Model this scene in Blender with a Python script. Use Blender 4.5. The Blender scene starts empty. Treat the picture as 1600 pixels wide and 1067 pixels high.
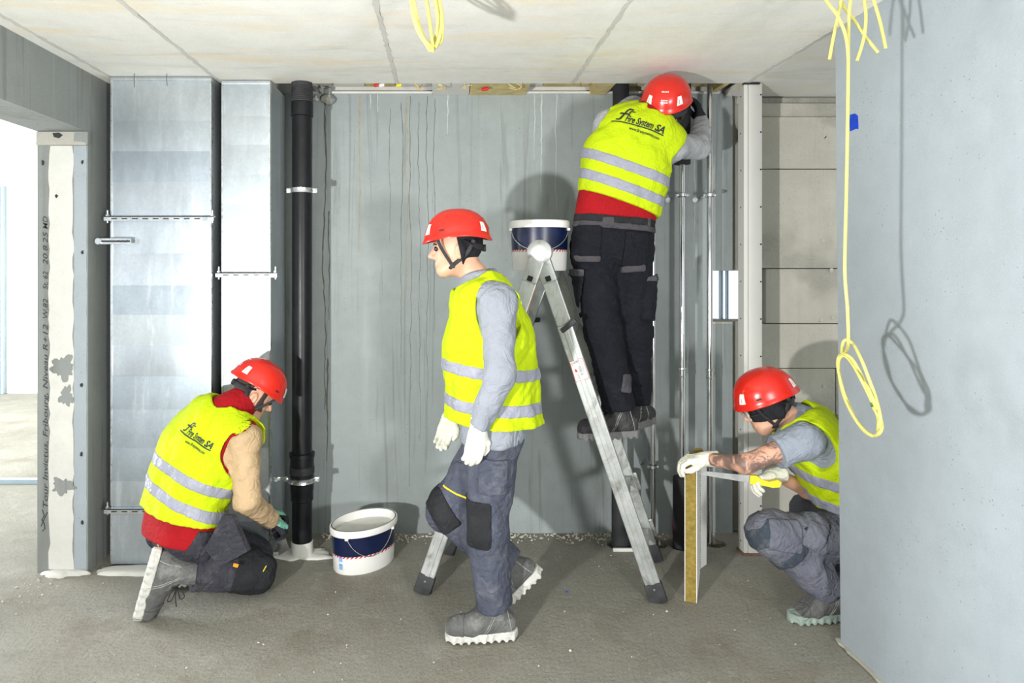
import bpy, bmesh, math, random
import numpy as np
from mathutils import Vector, Matrix
from mathutils.bvhtree import BVHTree

# ------------------------------------------------------------------ camera
SC = bpy.context.scene
COL = SC.collection
F, CX, CY, CAMZ = 1067.0, 697.0, 415.0, 1.607
cam_d = bpy.data.cameras.new('camera')
cam_d.sensor_width = 36.0
cam_d.lens = 36.0 * F / 1600.0
cam_d.shift_x = (800 - CX) / 1600.0
cam_d.shift_y = -(533.5 - CY) / 1600.0
cam_d.clip_start = 0.05
cam = bpy.data.objects.new('camera', cam_d)
COL.objects.link(cam)
cam.location = (0, 0, CAMZ)
cam.rotation_euler = (math.pi / 2, 0, 0)
SC.camera = cam

# ------------------------------------------------------------------ world, lights, exposure
SC.view_settings.view_transform = 'Standard'
SC.view_settings.look = 'None'
SC.view_settings.gamma = 1.0
SC.view_settings.use_curve_mapping = False
SC.view_settings.exposure = 0.0
SC.cycles.use_denoising = True
w = bpy.data.worlds.new('overcast_sky')
SC.world = w
w.use_nodes = True
w.node_tree.nodes['Background'].inputs[0].default_value = (0.90, 0.955, 1.0, 1)
w.node_tree.nodes['Background'].inputs[1].default_value = 1.25

def point_lamp(name, loc, power, size, color=(1, 1, 1)):
    d = bpy.data.lights.new(name, 'POINT')
    d.energy = power
    d.shadow_soft_size = size
    d.color = color
    o = bpy.data.objects.new(name, d)
    COL.objects.link(o)
    o.location = loc
    return o

def area_lamp(name, loc, target, power, sx, sy, color=(1, 1, 1)):
    d = bpy.data.lights.new(name, 'AREA')
    d.energy = power
    d.shape = 'RECTANGLE'
    d.size, d.size_y = sx, sy
    d.color = color
    o = bpy.data.objects.new(name, d)
    COL.objects.link(o)
    o.location = loc
    o.rotation_euler = (Vector(target) - Vector(loc)).to_track_quat('-Z', 'Y').to_euler()
    return o

def spot_lamp(name, loc, target, power, size, cone, color):
    d = bpy.data.lights.new(name, 'SPOT')
    d.energy = power
    d.shadow_soft_size = size
    d.spot_size = math.radians(cone)
    d.spot_blend = 1.0
    d.color = color
    o = bpy.data.objects.new(name, d)
    COL.objects.link(o)
    o.location = loc
    o.rotation_euler = (Vector(target) - Vector(loc)).to_track_quat('-Z', 'Y').to_euler()
    return o
# two site flood lamps standing behind the camera, tilted up
spot_lamp('site_lamp', (-1.40, -0.10, 1.03), (0.9, 3.2, 2.55), 590, 0.055, 155, (1.0, 0.99, 0.97))
spot_lamp('site_lamp', (1.46, -1.20, 1.15), (-0.1, 3.6, 2.6), 390, 0.22, 150, (1.0, 0.99, 0.97))
area_lamp('side_room_daylight', (-6.8, 5.2, 1.5), (-2.5, 5.6, 0.9), 520, 3.2, 2.4, (0.95, 0.98, 1.0))

# ------------------------------------------------------------------ helpers
def V(*a):
    return np.array(a, float)

def PX(px, py, Y):
    return V((px - CX) * Y / F, Y, CAMZ - (py - CY) * Y / F)

def nrm(a):
    a = np.asarray(a, float)
    return a / (np.linalg.norm(a) + 1e-12)

def wloc(o):
    l = V(0, 0, 0)
    while o is not None:
        l = l + V(*o.location)
        o = o.parent
    return l

def tag(o, label=None, cat=None, group=None, kind=None):
    if label: o['label'] = label
    if cat: o['category'] = cat
    if group: o['group'] = group
    if kind: o['kind'] = kind
    return o

def thing(name, loc, label, cat, group=None):
    o = bpy.data.objects.new(name, None)
    o.empty_display_size = 0.05
    COL.objects.link(o)
    o.location = tuple(float(c) for c in loc)
    return tag(o, label, cat, group)

def mesh_obj(name, verts, faces, mat, parent=None, smooth=False, mats=None):
    v = np.asarray(verts, float).reshape(-1, 3)
    if parent is not None:
        v = v - wloc(parent)
    me = bpy.data.meshes.new(name)
    if isinstance(faces, np.ndarray) and faces.ndim == 2:
        n, k = faces.shape
        me.vertices.add(len(v)); me.vertices.foreach_set('co', v.astype(np.float32).ravel())
        me.loops.add(n * k); me.loops.foreach_set('vertex_index', faces.astype(np.int32).ravel())
        me.polygons.add(n)
        me.polygons.foreach_set('loop_start', np.arange(0, n * k, k, dtype=np.int32))
        me.update(calc_edges=True)
    else:
        me.from_pydata([tuple(p) for p in v], [], [tuple(int(i) for i in f) for f in faces])
        me.update()
    if smooth:
        me.polygons.foreach_set('use_smooth', np.ones(len(me.polygons), dtype=bool))
    for m in (mats or [mat]):
        me.materials.append(m)
    o = bpy.data.objects.new(name, me)
    COL.objects.link(o)
    if parent is not None:
        o.parent = parent
    return o

class MB:
    """collects shapes in world coordinates; build() links them as one mesh object"""
    def __init__(s):
        s.v, s.f = [], []
    def add(s, vs, fs):
        n = len(s.v)
        s.v += [tuple(float(c) for c in p) for p in vs]
        s.f += [tuple(i + n for i in f) for f in fs]
        return s
    def box(s, lo, hi, bev=0.0):
        x0, y0, z0 = lo; x1, y1, z1 = hi
        return s.obox(V((x0 + x1) / 2, (y0 + y1) / 2, (z0 + z1) / 2), V(1, 0, 0), V(0, 1, 0), V(0, 0, 1),
                      abs(x1 - x0) / 2, abs(y1 - y0) / 2, abs(z1 - z0) / 2, bev)
    def obox(s, c, a, b, d, ha, hb, hd, bev=0.0):
        a, b, d = nrm(a), nrm(b), nrm(d)
        if np.dot(np.cross(a, b), d) < 0: b = -b
        if bev <= 0:
            vs = [c + a * ha * i + b * hb * j + d * hd * k for i in (-1, 1) for j in (-1, 1) for k in (-1, 1)]
            fs = [(0, 1, 3, 2), (4, 6, 7, 5), (0, 4, 5, 1), (2, 3, 7, 6), (0, 2, 6, 4), (1, 5, 7, 3)]
            return s.add(vs, fs)
        bm = bmesh.new()
        bmesh.ops.create_cube(bm, size=2)
        for vt in bm.verts:
            p = c + a * ha * vt.co.x + b * hb * vt.co.y + d * hd * vt.co.z
            vt.co = Vector(p)
        bmesh.ops.bevel(bm, geom=list(bm.edges), offset=min(bev, ha, hb, hd) if min(ha, hb, hd) > bev else min(ha, hb, hd) * .9,
                        segments=2, affect='EDGES', profile=.6)
        return s.bm(bm)
    def bm(s, bm):
        bm.verts.index_update()
        s.add([tuple(v.co) for v in bm.verts], [tuple(v.index for v in f.verts) for f in bm.faces])
        bm.free()
        return s
    def beam(s, p, q, side, wside, wthick, bev=0.0):
        p, q = np.asarray(p, float), np.asarray(q, float)
        d = nrm(q - p)
        side = nrm(np.asarray(side, float) - d * np.dot(side, d))
        n = np.cross(d, side)
        return s.obox((p + q) / 2, side, n, d, wside / 2, wthick / 2, np.linalg.norm(q - p) / 2, bev)
    def lathe(s, c, prof, n=32, axis=(0, 0, 1), sx=1.0, sy=1.0, rot=0.0, cap=True):
        ax = nrm(axis)
        t = V(1, 0, 0) if abs(ax[0]) < .9 else V(0, 1, 0)
        if abs(ax[2]) > .99:
            e1 = V(math.cos(rot), math.sin(rot), 0)
        else:
            e1 = nrm(t - ax * np.dot(t, ax))
        e2 = np.cross(ax, e1)
        vs, fs = [], []
        for r, h in prof:
            for i in range(n):
                a = 2 * math.pi * i / n
                vs.append(np.asarray(c) + e1 * r * sx * math.cos(a) + e2 * r * sy * math.sin(a) + ax * h)
        for k in range(len(prof) - 1):
            for i in range(n):
                j = (i + 1) % n
                fs.append((k * n + i, k * n + j, (k + 1) * n + j, (k + 1) * n + i))
        if cap:
            fs.append(tuple(range(n))[::-1])
            fs.append(tuple(range((len(prof) - 1) * n, len(prof) * n)))
        return s.add(vs, fs)
    def tube(s, pts, r, n=8, closed=False, flat=None):
        pts = [np.asarray(p, float) for p in pts]
        m = len(pts)
        rr = r if hasattr(r, '__len__') else [r] * m
        up = None
        vs, fs = [], []
        for i, p in enumerate(pts):
            if closed:
                d = nrm(pts[(i + 1) % m] - pts[i - 1])
            else:
                d = nrm(pts[min(i + 1, m - 1)] - pts[max(i - 1, 0)])
            if up is None:
                t = V(0, 0, 1) if abs(d[2]) < .9 else V(1, 0, 0)
                if flat is not None: t = np.asarray(flat, float)
                up = nrm(t - d * np.dot(t, d))
            else:
                if flat is not None: up = np.asarray(flat, float)
                up = nrm(up - d * np.dot(up, d))
            sd = np.cross(d, up)
            for k in range(n):
                a = 2 * math.pi * k / n
                if flat is not None:
                    vs.append(p + sd * rr[i] * math.cos(a) + up * rr[i] * .22 * math.sin(a))
                else:
                    vs.append(p + up * rr[i] * math.cos(a) + sd * rr[i] * math.sin(a))
        for i in range(m if closed else m - 1):
            a, b = i * n, ((i + 1) % m) * n
            for k in range(n):
                j = (k + 1) % n
                fs.append((a + k, b + k, b + j, a + j))
        if not closed:
            fs.append(tuple(range(n)))
            fs.append(tuple(range((m - 1) * n, m * n))[::-1])
        return s.add(vs, fs)
    def prism(s, poly, d):
        """polygon of 3-D points swept by vector d"""
        n = len(poly)
        vs = [np.asarray(p, float) for p in poly] + [np.asarray(p, float) + np.asarray(d, float) for p in poly]
        fs = [tuple(range(n))[::-1], tuple(range(n, 2 * n))] + [(i, (i + 1) % n, n + (i + 1) % n, n + i) for i in range(n)]
        return s.add(vs, fs)
    def build(s, name, mat, parent=None, smooth=False, angle=None):
        o = mesh_obj(name, s.v, s.f, mat, parent, smooth)
        if not smooth or angle:
            bm = bmesh.new(); bm.from_mesh(o.data)
            bmesh.ops.recalc_face_normals(bm, faces=bm.faces)
            bm.to_mesh(o.data); bm.free()
        if angle:
            o.data.set_sharp_from_angle(angle=math.radians(angle))
        return o

def spline(pts, n=8):
    """Catmull-Rom through the points"""
    pts = [np.asarray(p, float) for p in pts]
    out = []
    for i in range(len(pts) - 1):
        p0, p1, p2, p3 = pts[max(i - 1, 0)], pts[i], pts[i + 1], pts[min(i + 2, len(pts) - 1)]
        for k in range(n):
            t = k / n
            out.append(.5 * ((2 * p1) + (p2 - p0) * t + (2 * p0 - 5 * p1 + 4 * p2 - p3) * t * t + (3 * p1 - p0 - 3 * p2 + p3) * t ** 3))
    out.append(pts[-1])
    return out

# ------------------------------------------------------------------ materials
MATS = {}

class NT:
    def __init__(s, name):
        s.m = bpy.data.materials.new(name)
        s.m.use_nodes = True
        s.t = s.m.node_tree
        s.b = s.t.nodes['Principled BSDF']
        s.tc = s.t.nodes.new('ShaderNodeTexCoord')
    def n(s, kind, **kw):
        nd = s.t.nodes.new('ShaderNode' + kind)
        for k, v in kw.items():
            setattr(nd, k, v)
        return nd
    def l(s, a, b):
        s.t.links.new(a, b)
    def coords(s, scale=(1, 1, 1), rot=(0, 0, 0)):
        mp = s.n('Mapping')
        mp.inputs['Scale'].default_value = scale
        mp.inputs['Rotation'].default_value = rot
        s.l(s.tc.outputs['Object'], mp.inputs['Vector'])
        return mp.outputs[0]
    def noise(s, scale, detail=4, rough=.55, stretch=(1, 1, 1), dist=0.0, rot=(0, 0, 0)):
        nd = s.n('TexNoise')
        nd.inputs['Scale'].default_value = scale
        nd.inputs['Detail'].default_value = detail
        nd.inputs['Roughness'].default_value = rough
        nd.inputs['Distortion'].default_value = dist
        s.l(s.coords(stretch, rot), nd.inputs['Vector'])
        return nd.outputs[0]
    def vor(s, scale, stretch=(1, 1, 1), feature='F1', out='Distance'):
        nd = s.n('TexVoronoi', feature=feature)
        nd.inputs['Scale'].default_value = scale
        s.l(s.coords(stretch), nd.inputs['Vector'])
        return nd.outputs[out]
    def ramp(s, src, a, b, lo=0.0, hi=1.0):
        nd = s.n('MapRange')
        nd.inputs['From Min'].default_value = a
        nd.inputs['From Max'].default_value = b
        nd.inputs['To Min'].default_value = lo
        nd.inputs['To Max'].default_value = hi
        s.l(src, nd.inputs['Value'])
        return nd.outputs[0]
    def mix(s, fac, a, b, mode='MIX'):
        nd = s.n('Mix', data_type='RGBA', blend_type=mode)
        for sock, val in ((nd.inputs[0], fac), (nd.inputs[6], a), (nd.inputs[7], b)):
            if hasattr(val, 'node'):
                s.l(val, sock)
            elif isinstance(val, (tuple, list)):
                sock.default_value = tuple(val)[:3] + (1,)
            else:
                sock.default_value = val
        return nd.outputs[2]
    def base(s, c):
        if hasattr(c, 'node'): s.l(c, s.b.inputs['Base Color'])
        else: s.b.inputs['Base Color'].default_value = tuple(c)[:3] + (1,)
    def rough(s, r):
        if hasattr(r, 'node'): s.l(r, s.b.inputs['Roughness'])
        else: s.b.inputs['Roughness'].default_value = r
    def bump(s, h, strength=.3, dist=.01):
        nd = s.n('Bump')
        nd.inputs['Strength'].default_value = strength
        nd.inputs['Distance'].default_value = dist
        s.l(h, nd.inputs['Height'])
        prev = s.b.inputs['Normal'].links
        if prev:
            s.l(prev[0].from_socket, nd.inputs['Normal'])
        s.l(nd.outputs[0], s.b.inputs['Normal'])
    def set(s, **kw):
        for k, v in kw.items():
            s.b.inputs[k.replace('_', ' ')].default_value = v

def sr(r, g, b):
    f = lambda c: ((c / 255 + .055) / 1.055) ** 2.4 if c > 10 else c / 255 / 12.92
    return (f(r), f(g), f(b))

def mul(c, k):
    return tuple(min(1, x * k) for x in c)

def simple(name, col, rough=.6, metal=0.0, var=.12, scale=10, bump=.15, bscale=120, bdist=.002, spec=.5):
    if name in MATS: return MATS[name]
    t = NT(name)
    n1 = t.noise(scale, 4)
    t.base(t.mix(t.ramp(n1, .3, .7), mul(col, 1 - var), mul(col, 1 + var)))
    t.rough(t.ramp(n1, .3, .7, max(0, rough - .06), min(1, rough + .06)))
    t.set(Metallic=metal)
    t.b.inputs['Specular IOR Level'].default_value = spec
    if bump: t.bump(t.noise(bscale, 3), bump, bdist)
    MATS[name] = t.m
    return t.m

def concrete(name, col, streak=.0, cloud=.15, pits=.5, warm=0.0, along=None, rough=.8, bump=.25, rough_patch=0.0):
    t = NT(name)
    c = t.mix(t.ramp(t.noise(1.3, 5, .6), .3, .7), mul(col, 1 - cloud), mul(col, 1 + cloud))
    c = t.mix(t.ramp(t.noise(9, 5, .65), .35, .7, 0, .5), c, mul(col, .82))
    c = t.mix(t.ramp(t.noise(220, 2, .5), .45, .75, 0, .35), c, mul(col, 1.25))
    if streak:
        st = t.ramp(t.noise(2.6, 4, .6, (2.4, 2.4, .13), .6), .54, .66)
        fine = t.ramp(t.noise(9, 3, .6, (2.2, 2.2, .07), 1.2), .58, .66)
        c = t.mix(t.ramp(st, 0, 1, 0, streak), c, mul((col[0] * 1.02, col[1] * .97, col[2] * .86), .62))
        c = t.mix(t.ramp(fine, 0, 1, 0, streak * .9), c, mul(col, .5))
        light = t.ramp(t.noise(3.1, 4, .6, (3.2, 3.2, .2), .3), .60, .72)
        c = t.mix(t.ramp(light, 0, 1, 0, streak * .6), c, mul(col, 1.35))
    if warm:
        s1 = (1, 1, 1)
        if along == 'x': s1 = (.35, 1.8, 1.8)
        wn = t.ramp(t.noise(3.2, 6, .7, s1, .8), .50, .68)
        c = t.mix(t.ramp(wn, 0, 1, 0, warm), c, (col[0] * 1.02, col[1] * .82, col[2] * .52))
        gn = t.ramp(t.noise(2.4, 7, .72, tuple(x * 1.2 for x in s1), 1.0), .56, .72)
        c = t.mix(t.ramp(gn, 0, 1, 0, .55), c, mul(col, .66))
        gl = t.ramp(t.noise(7.5, 7, .75, tuple(x * 1.3 for x in s1), .5), .60, .70)
        c = t.mix(t.ramp(gl, 0, 1, 0, .45), c, mul(col, .58))
    if pits:
        pv = t.vor(42)
        pn = t.ramp(t.noise(5, 2), .45, .6)
        pit = t.ramp(pv, .07, .13, 1, 0)
        m2 = t.n('Math', operation='MULTIPLY')
        t.l(pit, m2.inputs[0]); t.l(pn, m2.inputs[1])
        c = t.mix(t.ramp(m2.outputs[0], 0, 1, 0, pits), c, mul(col, .38))
        t.bump(t.ramp(m2.outputs[0], 0, 1, 1, 0), .4, .004)
    t.base(c)
    t.rough(rough)
    t.bump(t.noise(30, 6, .65), bump, .006)
    if rough_patch:
        rp = t.ramp(t.noise(2.2, 3), .5, .62)
        hi = t.noise(26, 6, .75, (1, 1, 1.6))
        m3 = t.n('Math', operation='MULTIPLY')
        t.l(rp, m3.inputs[0]); t.l(hi, m3.inputs[1])
        t.bump(m3.outputs[0], rough_patch, .02)
    MATS[name] = t.m
    return t.m

M_wall = concrete('concrete_wall', sr(150, 158, 158), streak=.42, cloud=.09, pits=.55)
M_left = concrete('concrete_left_wall', sr(140, 145, 143), streak=.45, cloud=.1, pits=.3)
M_right = concrete('concrete_pier', sr(160, 169, 176), streak=.03, cloud=.04, pits=.6, bump=.15)
M_rough = concrete('concrete_rough', sr(204, 201, 188), streak=.15, cloud=.12, pits=.65, bump=.4, rough_patch=.9)
M_ceil = concrete('concrete_ceiling', sr(228, 228, 222), cloud=.05, pits=.12, warm=.5, along='x', bump=.12)
M_ceil2 = concrete('concrete_joint', sr(203, 202, 196), cloud=.15, pits=.3, bump=.4)
M_white_room = concrete('white_room_wall', sr(236, 236, 232), cloud=.03, pits=.1, bump=.1)
M_plaster = concrete('white_plaster', sr(212, 212, 206), cloud=.06, pits=.25, bump=.5)
M_mortar = concrete('patch_mortar', sr(178, 176, 166), cloud=.12, pits=.3, bump=.8)

def floor_mat():
    t = NT('concrete_floor')
    col = sr(160, 157, 145)
    c = t.mix(t.ramp(t.noise(.9, 6, .6), .3, .7), mul(col, .80), mul(col, 1.14))
    c = t.mix(t.ramp(t.noise(2.8, 6, .65, (1, 1, 1), .5), .5, .68, 0, .5), c, mul(sr(128, 116, 96), .95))
    c = t.mix(t.ramp(t.noise(5.5, 7, .7), .55, .72, 0, .6), c, sr(186, 184, 176))
    c = t.mix(t.ramp(t.noise(75, 4, .7), .48, .70, 0, .55), c, mul(col, .45))
    c = t.mix(t.ramp(t.vor(34), .05, .10, .8, 0), c, sr(205, 202, 194))
    t.base(c)
    t.rough(t.ramp(t.noise(3, 4), .3, .7, .5, .85))
    t.bump(t.noise(3.5, 6, .6), .5, .03)
    t.bump(t.noise(38, 6, .78), 1.0, .018)
    MATS['floor'] = t.m
    return t.m
M_floor = floor_mat()

def galv_mat(name, tint=(.58, .63, .67), rough=.36):
    t = NT(name)
    n1 = t.noise(3.5, 5, .65, (1, 1, .35))
    sp = t.vor(75, out='Color')
    bw = t.n('RGBToBW'); t.l(sp, bw.inputs[0])
    c = t.mix(t.ramp(n1, .3, .7), mul(tint, .8), mul(tint, 1.12))
    c = t.mix(t.ramp(bw.outputs[0], .2, .8, 0, .22), c, mul(tint, .68))
    wh = t.ramp(t.noise(6, 6, .7, (2, 2, .25), .4), .56, .72)
    c = t.mix(t.ramp(wh, 0, 1, 0, .45), c, (.86, .88, .89))
    t.base(c)
    m = t.n('Math', operation='MULTIPLY_ADD')
    t.l(n1, m.inputs[0]); m.inputs[1].default_value = .3; m.inputs[2].default_value = rough - .12
    t.rough(m.outputs[0])
    t.set(Metallic=.82)
    t.bump(t.noise(4, 3), .06, .02)
    MATS[name] = t.m
    return t.m
M_galv = galv_mat('galvanised_sheet')
M_galvs = [galv_mat('galvanised_sheet_%s' % n, t_, r_) for n, t_, r_ in (('bright', (.60, .66, .71), .30), ('blue', (.41, .47, .52), .40), ('dusty', (.49, .54, .57), .5), ('clean', (.54, .60, .65), .34))]  # tints painted per band for the uneven reflections of the sheets, besides their dirt
M_galv_dk = galv_mat('galvanised_sheet_dull', (.50, .54, .57), .42)

def alu_mat():
    t = NT('worn_aluminium')
    n1 = t.noise(7, 6, .7)
    c = t.mix(t.ramp(n1, .3, .7), (.30, .32, .31), (.50, .52, .51))
    sm = t.ramp(t.noise(11, 7, .75, (1, 1, .5), .8), .53, .66)
    c = t.mix(t.ramp(sm, 0, 1, 0, .75), c, (.17, .17, .145))
    wh = t.ramp(t.noise(16, 6, .75), .60, .70)
    c = t.mix(wh, c, (.66, .66, .62))
    t.base(c)
    t.rough(t.ramp(n1, .3, .7, .35, .6))
    t.set(Metallic=.55)
    t.bump(t.noise(40, 5, .7), .2, .003)
    return t.m
M_alu = alu_mat()
M_chrome = simple('stainless_pipe', (.74, .75, .76), .17, 1.0, .04, 6, .02)
M_zinc = simple('zinc_fitting', (.66, .69, .71), .3, .95, .1, 30, .05)
M_black = simple('black_pipe_plastic', (.008, .009, .011), .36, 0, .3, 12, .05, spec=.3)
M_foam = simple('black_foam', (.017, .018, .02), .75, 0, .3, 12, .3, 200)
M_rubber = simple('dark_rubber', (.03, .031, .034), .7, 0, .4, 20, .3, 90)
M_dark = simple('dark_hole', (.012, .012, .012), .95, 0, .2, 10, 0)
M_post = simple('painted_steel', sr(206, 206, 201), .5, 0, .04, 3, .03)
M_screw = simple('dark_screw', (.03, .03, .03), .5, .5, .1, 10, 0)
M_cable = simple('cream_cable', sr(206, 199, 112), .42, 0, .06, 14, .03)
M_blue = simple('blue_box_cover', sr(8, 62, 190), .4, 0, .2, 60, .3, 80)
M_bucket = simple('white_bucket', sr(232, 232, 228), .38, 0, .04, 8, .05)
M_navy = simple('navy_label', sr(12, 25, 60), .32, 0, .1, 6, .02)
M_redp = simple('red_print', sr(200, 40, 38), .5, 0, .05, 10, 0)
M_whitep = simple('white_print', sr(238, 238, 235), .5, 0, .03, 10, 0)
M_blackp = simple('black_print', sr(28, 34, 40), .6, 0, .1, 10, 0)
M_ink = simple('marker_ink', sr(52, 56, 62), .7, 0, .2, 60, 0)
M_wool = simple('mineral_wool', sr(142, 122, 56), .95, 0, .28, 45, .9, 160, .006)
M_woolpale = simple('pale_insulation', sr(200, 184, 130), .9, 0, .2, 14, .7, 60, .006)
M_coat = simple('white_coating', sr(236, 238, 236), .7, 0, .03, 20, .3, 90)
M_yellowp = simple('yellow_plastic', sr(238, 214, 30), .4, 0, .06, 10, .05)
M_orange = simple('orange_label', sr(236, 150, 30), .5, 0, .06, 10, .05)
M_saw = simple('saw_steel', (.45, .46, .46), .38, .9, .15, 20, .1)
M_pink = simple('pink_marking', sr(228, 40, 110), .8, 0, .2, 30, .2)
M_purple = simple('purple_plastic', sr(120, 80, 190), .4, 0, .1, 10, 0)
M_green = simple('green_plastic', sr(70, 200, 60), .4, 0, .1, 10, 0)
M_frame = simple('window_frame_paint', sr(176, 196, 210), .4, .2, .05, 6, 0)
M_hel = simple('red_helmet_shell', sr(206, 38, 26), .27, 0, .04, 5, .02, 40)
M_liner = simple('black_strap', (.016, .016, .018), .7, 0, .2, 30, .2, 200)
M_reflect = simple('white_sticker', sr(226, 228, 222), .35, 0, .05, 40, 0)

def cloth(name, col, var=.12, wr=.5, rough=.85, dirt=0.0, dirtcol=(.5, .5, .48), fine=.35, sheen=0.0):
    t = NT(name)
    n1 = t.noise(7, 4)
    c = t.mix(t.ramp(n1, .3, .7), mul(col, 1 - var), mul(col, 1 + var))
    if dirt:
        dn = t.ramp(t.noise(9, 7, .75), .5, .72)
        c = t.mix(t.ramp(dn, 0, 1, 0, dirt), c, dirtcol)
    t.base(c)
    t.rough(rough)
    t.b.inputs['Specular IOR Level'].default_value = .25
    if sheen: t.set(Sheen_Weight=sheen)
    t.bump(t.noise(16, 4, .5, (1, 1, 1), 2.2), wr, .03)
    t.bump(t.noise(420, 2), fine, .0012)
    MATS[name] = t.m
    return t.m
M_vest = cloth('hi_vis_fabric', sr(182, 205, 10), .05, .35, .75)
M_tape = cloth('reflective_tape', sr(146, 148, 162), .06, .3, .4, fine=.1)
M_redfab = cloth('red_fleece', sr(152, 12, 22), .1, .35)
M_tan = cloth('tan_knit', sr(184, 158, 124), .07, .45, fine=.6)
M_greyk = cloth('grey_knit', sr(166, 168, 172), .07, .45)
M_greys = cloth('grey_sweatshirt', sr(140, 145, 155), .07, .45)
M_tee = cloth('grey_tshirt', sr(142, 150, 162), .06, .45)
M_trk = cloth('charcoal_work_trousers', sr(54, 54, 62), .12, .55, dirt=.12)
M_trn = cloth('navy_work_trousers', sr(16, 18, 26), .15, .5, dirt=.06, dirtcol=(.09, .09, .1))
M_trg = cloth('grey_work_trousers', sr(102, 104, 116), .1, .55, dirt=.12)
M_trw = cloth('slate_work_trousers', sr(72, 76, 90), .12, .55, dirt=.14)
M_pad = cloth('black_canvas', (.018, .019, .022), .3, .4)
M_padg = cloth('dark_grey_canvas', sr(70, 68, 72), .12, .4)
M_padt = cloth('slate_knee_canvas', sr(60, 68, 78), .15, .4, dirt=.25)
M_boot = cloth('dusty_leather', sr(92, 93, 92), .2, .4, .6, dirt=.8, dirtcol=sr(150, 150, 146))
M_bootd = cloth('dark_leather', sr(48, 48, 50), .2, .4, .6, dirt=.4, dirtcol=sr(110, 110, 110))
M_sole = cloth('dusty_sole', sr(196, 196, 190), .12, .5, .8, dirt=.5, dirtcol=sr(130, 130, 126))
M_soled = cloth('grey_sole', sr(112, 112, 112), .12, .5, .8, dirt=.5, dirtcol=sr(70, 70, 70))
M_soleg = cloth('mint_sole', sr(142, 158, 148), .1, .4, .8, dirt=.9, dirtcol=sr(190, 192, 190))
M_glw = cloth('white_glove', sr(222, 222, 208), .06, .4)
M_glb = cloth('black_glove', sr(42, 44, 50), .12, .4)
M_glg = cloth('mint_glove', sr(116, 178, 158), .1, .4)
M_beanie = cloth('black_knit', (.013, .014, .017), .2, .3)

def skin_mat(name, col, tattoo=False):
    t = NT(name)
    c = t.mix(t.ramp(t.noise(18, 4), .3, .7), mul(col, .9), mul(col, 1.08))
    if tattoo:
        tn = t.ramp(t.noise(12, 7, .7, (1, 1, 1), 1.6), .42, .51)
        big = t.ramp(t.noise(8, 2, .5), .24, .36)
        m = t.n('Math', operation='MULTIPLY')
        t.l(tn, m.inputs[0]); t.l(big, m.inputs[1])
        c = t.mix(t.ramp(m.outputs[0], 0, 1, 0, .8), c, sr(78, 72, 74))
    t.base(c)
    t.rough(.5)
    t.set(Subsurface_Weight=.08)
    t.bump(t.noise(160, 3), .12, .0015)
    return t.m
M_skin = skin_mat('skin', sr(208, 160, 134))
M_skint = skin_mat('tattooed_skin', sr(210, 160, 134), True)
M_hair = simple('short_dark_hair', sr(52, 42, 36), .7, 0, .3, 60, .6, 300)
M_eye = simple('eye', sr(40, 34, 32), .2, 0, .1, 10, 0)
M_lens = simple('lens_plastic', sr(190, 190, 182), .15, 0, .05, 10, 0)
# ================================================================== the setting
CEIL = 2.62
WY = 4.10            # back wall plane
LX = -1.875          # left wall plane
def struct(mb, name, mat, parent=None, label=None, **k):
    o = mb.build(name, mat, parent, **k)
    if parent is None: o['kind'] = 'structure'
    if label: o['label'] = label
    return o

# floor with holes cut where the pipes pass through
RP = 3.93
def gx(px, Y=RP): return (px - CX) * Y / F
holes = [(gx(975), 3.93, .092), (gx(1024), 3.95, .075), (gx(1072), 3.93, .10), (gx(1117), 3.955, .068)]
def floor_mesh():
    bm = bmesh.new()
    xs0, xs1, ys0, ys1 = -9, 4, -4, 10
    outer = [bm.verts.new((x, y, 0)) for x, y in ((xs0, ys0), (xs1, ys0), (xs1, ys1), (xs0, ys1))]
    eds = [bm.edges.new((outer[i], outer[(i + 1) % 4])) for i in range(4)]
    rnd = random.Random(3)
    for hx, hy, hr in holes:
        ring = []
        for i in range(24):
            a = 2 * math.pi * i / 24
            r = hr * (1 + rnd.uniform(-.06, .06))
            ring.append(bm.verts.new((hx + r * math.cos(a) * 1.05, min(hy + r * math.sin(a), WY - .02), 0)))
        eds += [bm.edges.new((ring[i], ring[(i + 1) % 24])) for i in range(24)]
        low = [bm.verts.new((v.co.x, v.co.y, -.25)) for v in ring]
        for i in range(24):
            bm.faces.new((ring[i], ring[(i + 1) % 24], low[(i + 1) % 24], low[i]))
        bm.faces.new(low)
    bmesh.ops.triangle_fill(bm, use_beauty=True, edges=eds)
    return MB().bm(bm)
fl = struct(floor_mesh(), 'floor', M_floor, label='rough grey-brown dusty concrete floor with pipe holes by the back wall')

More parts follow.
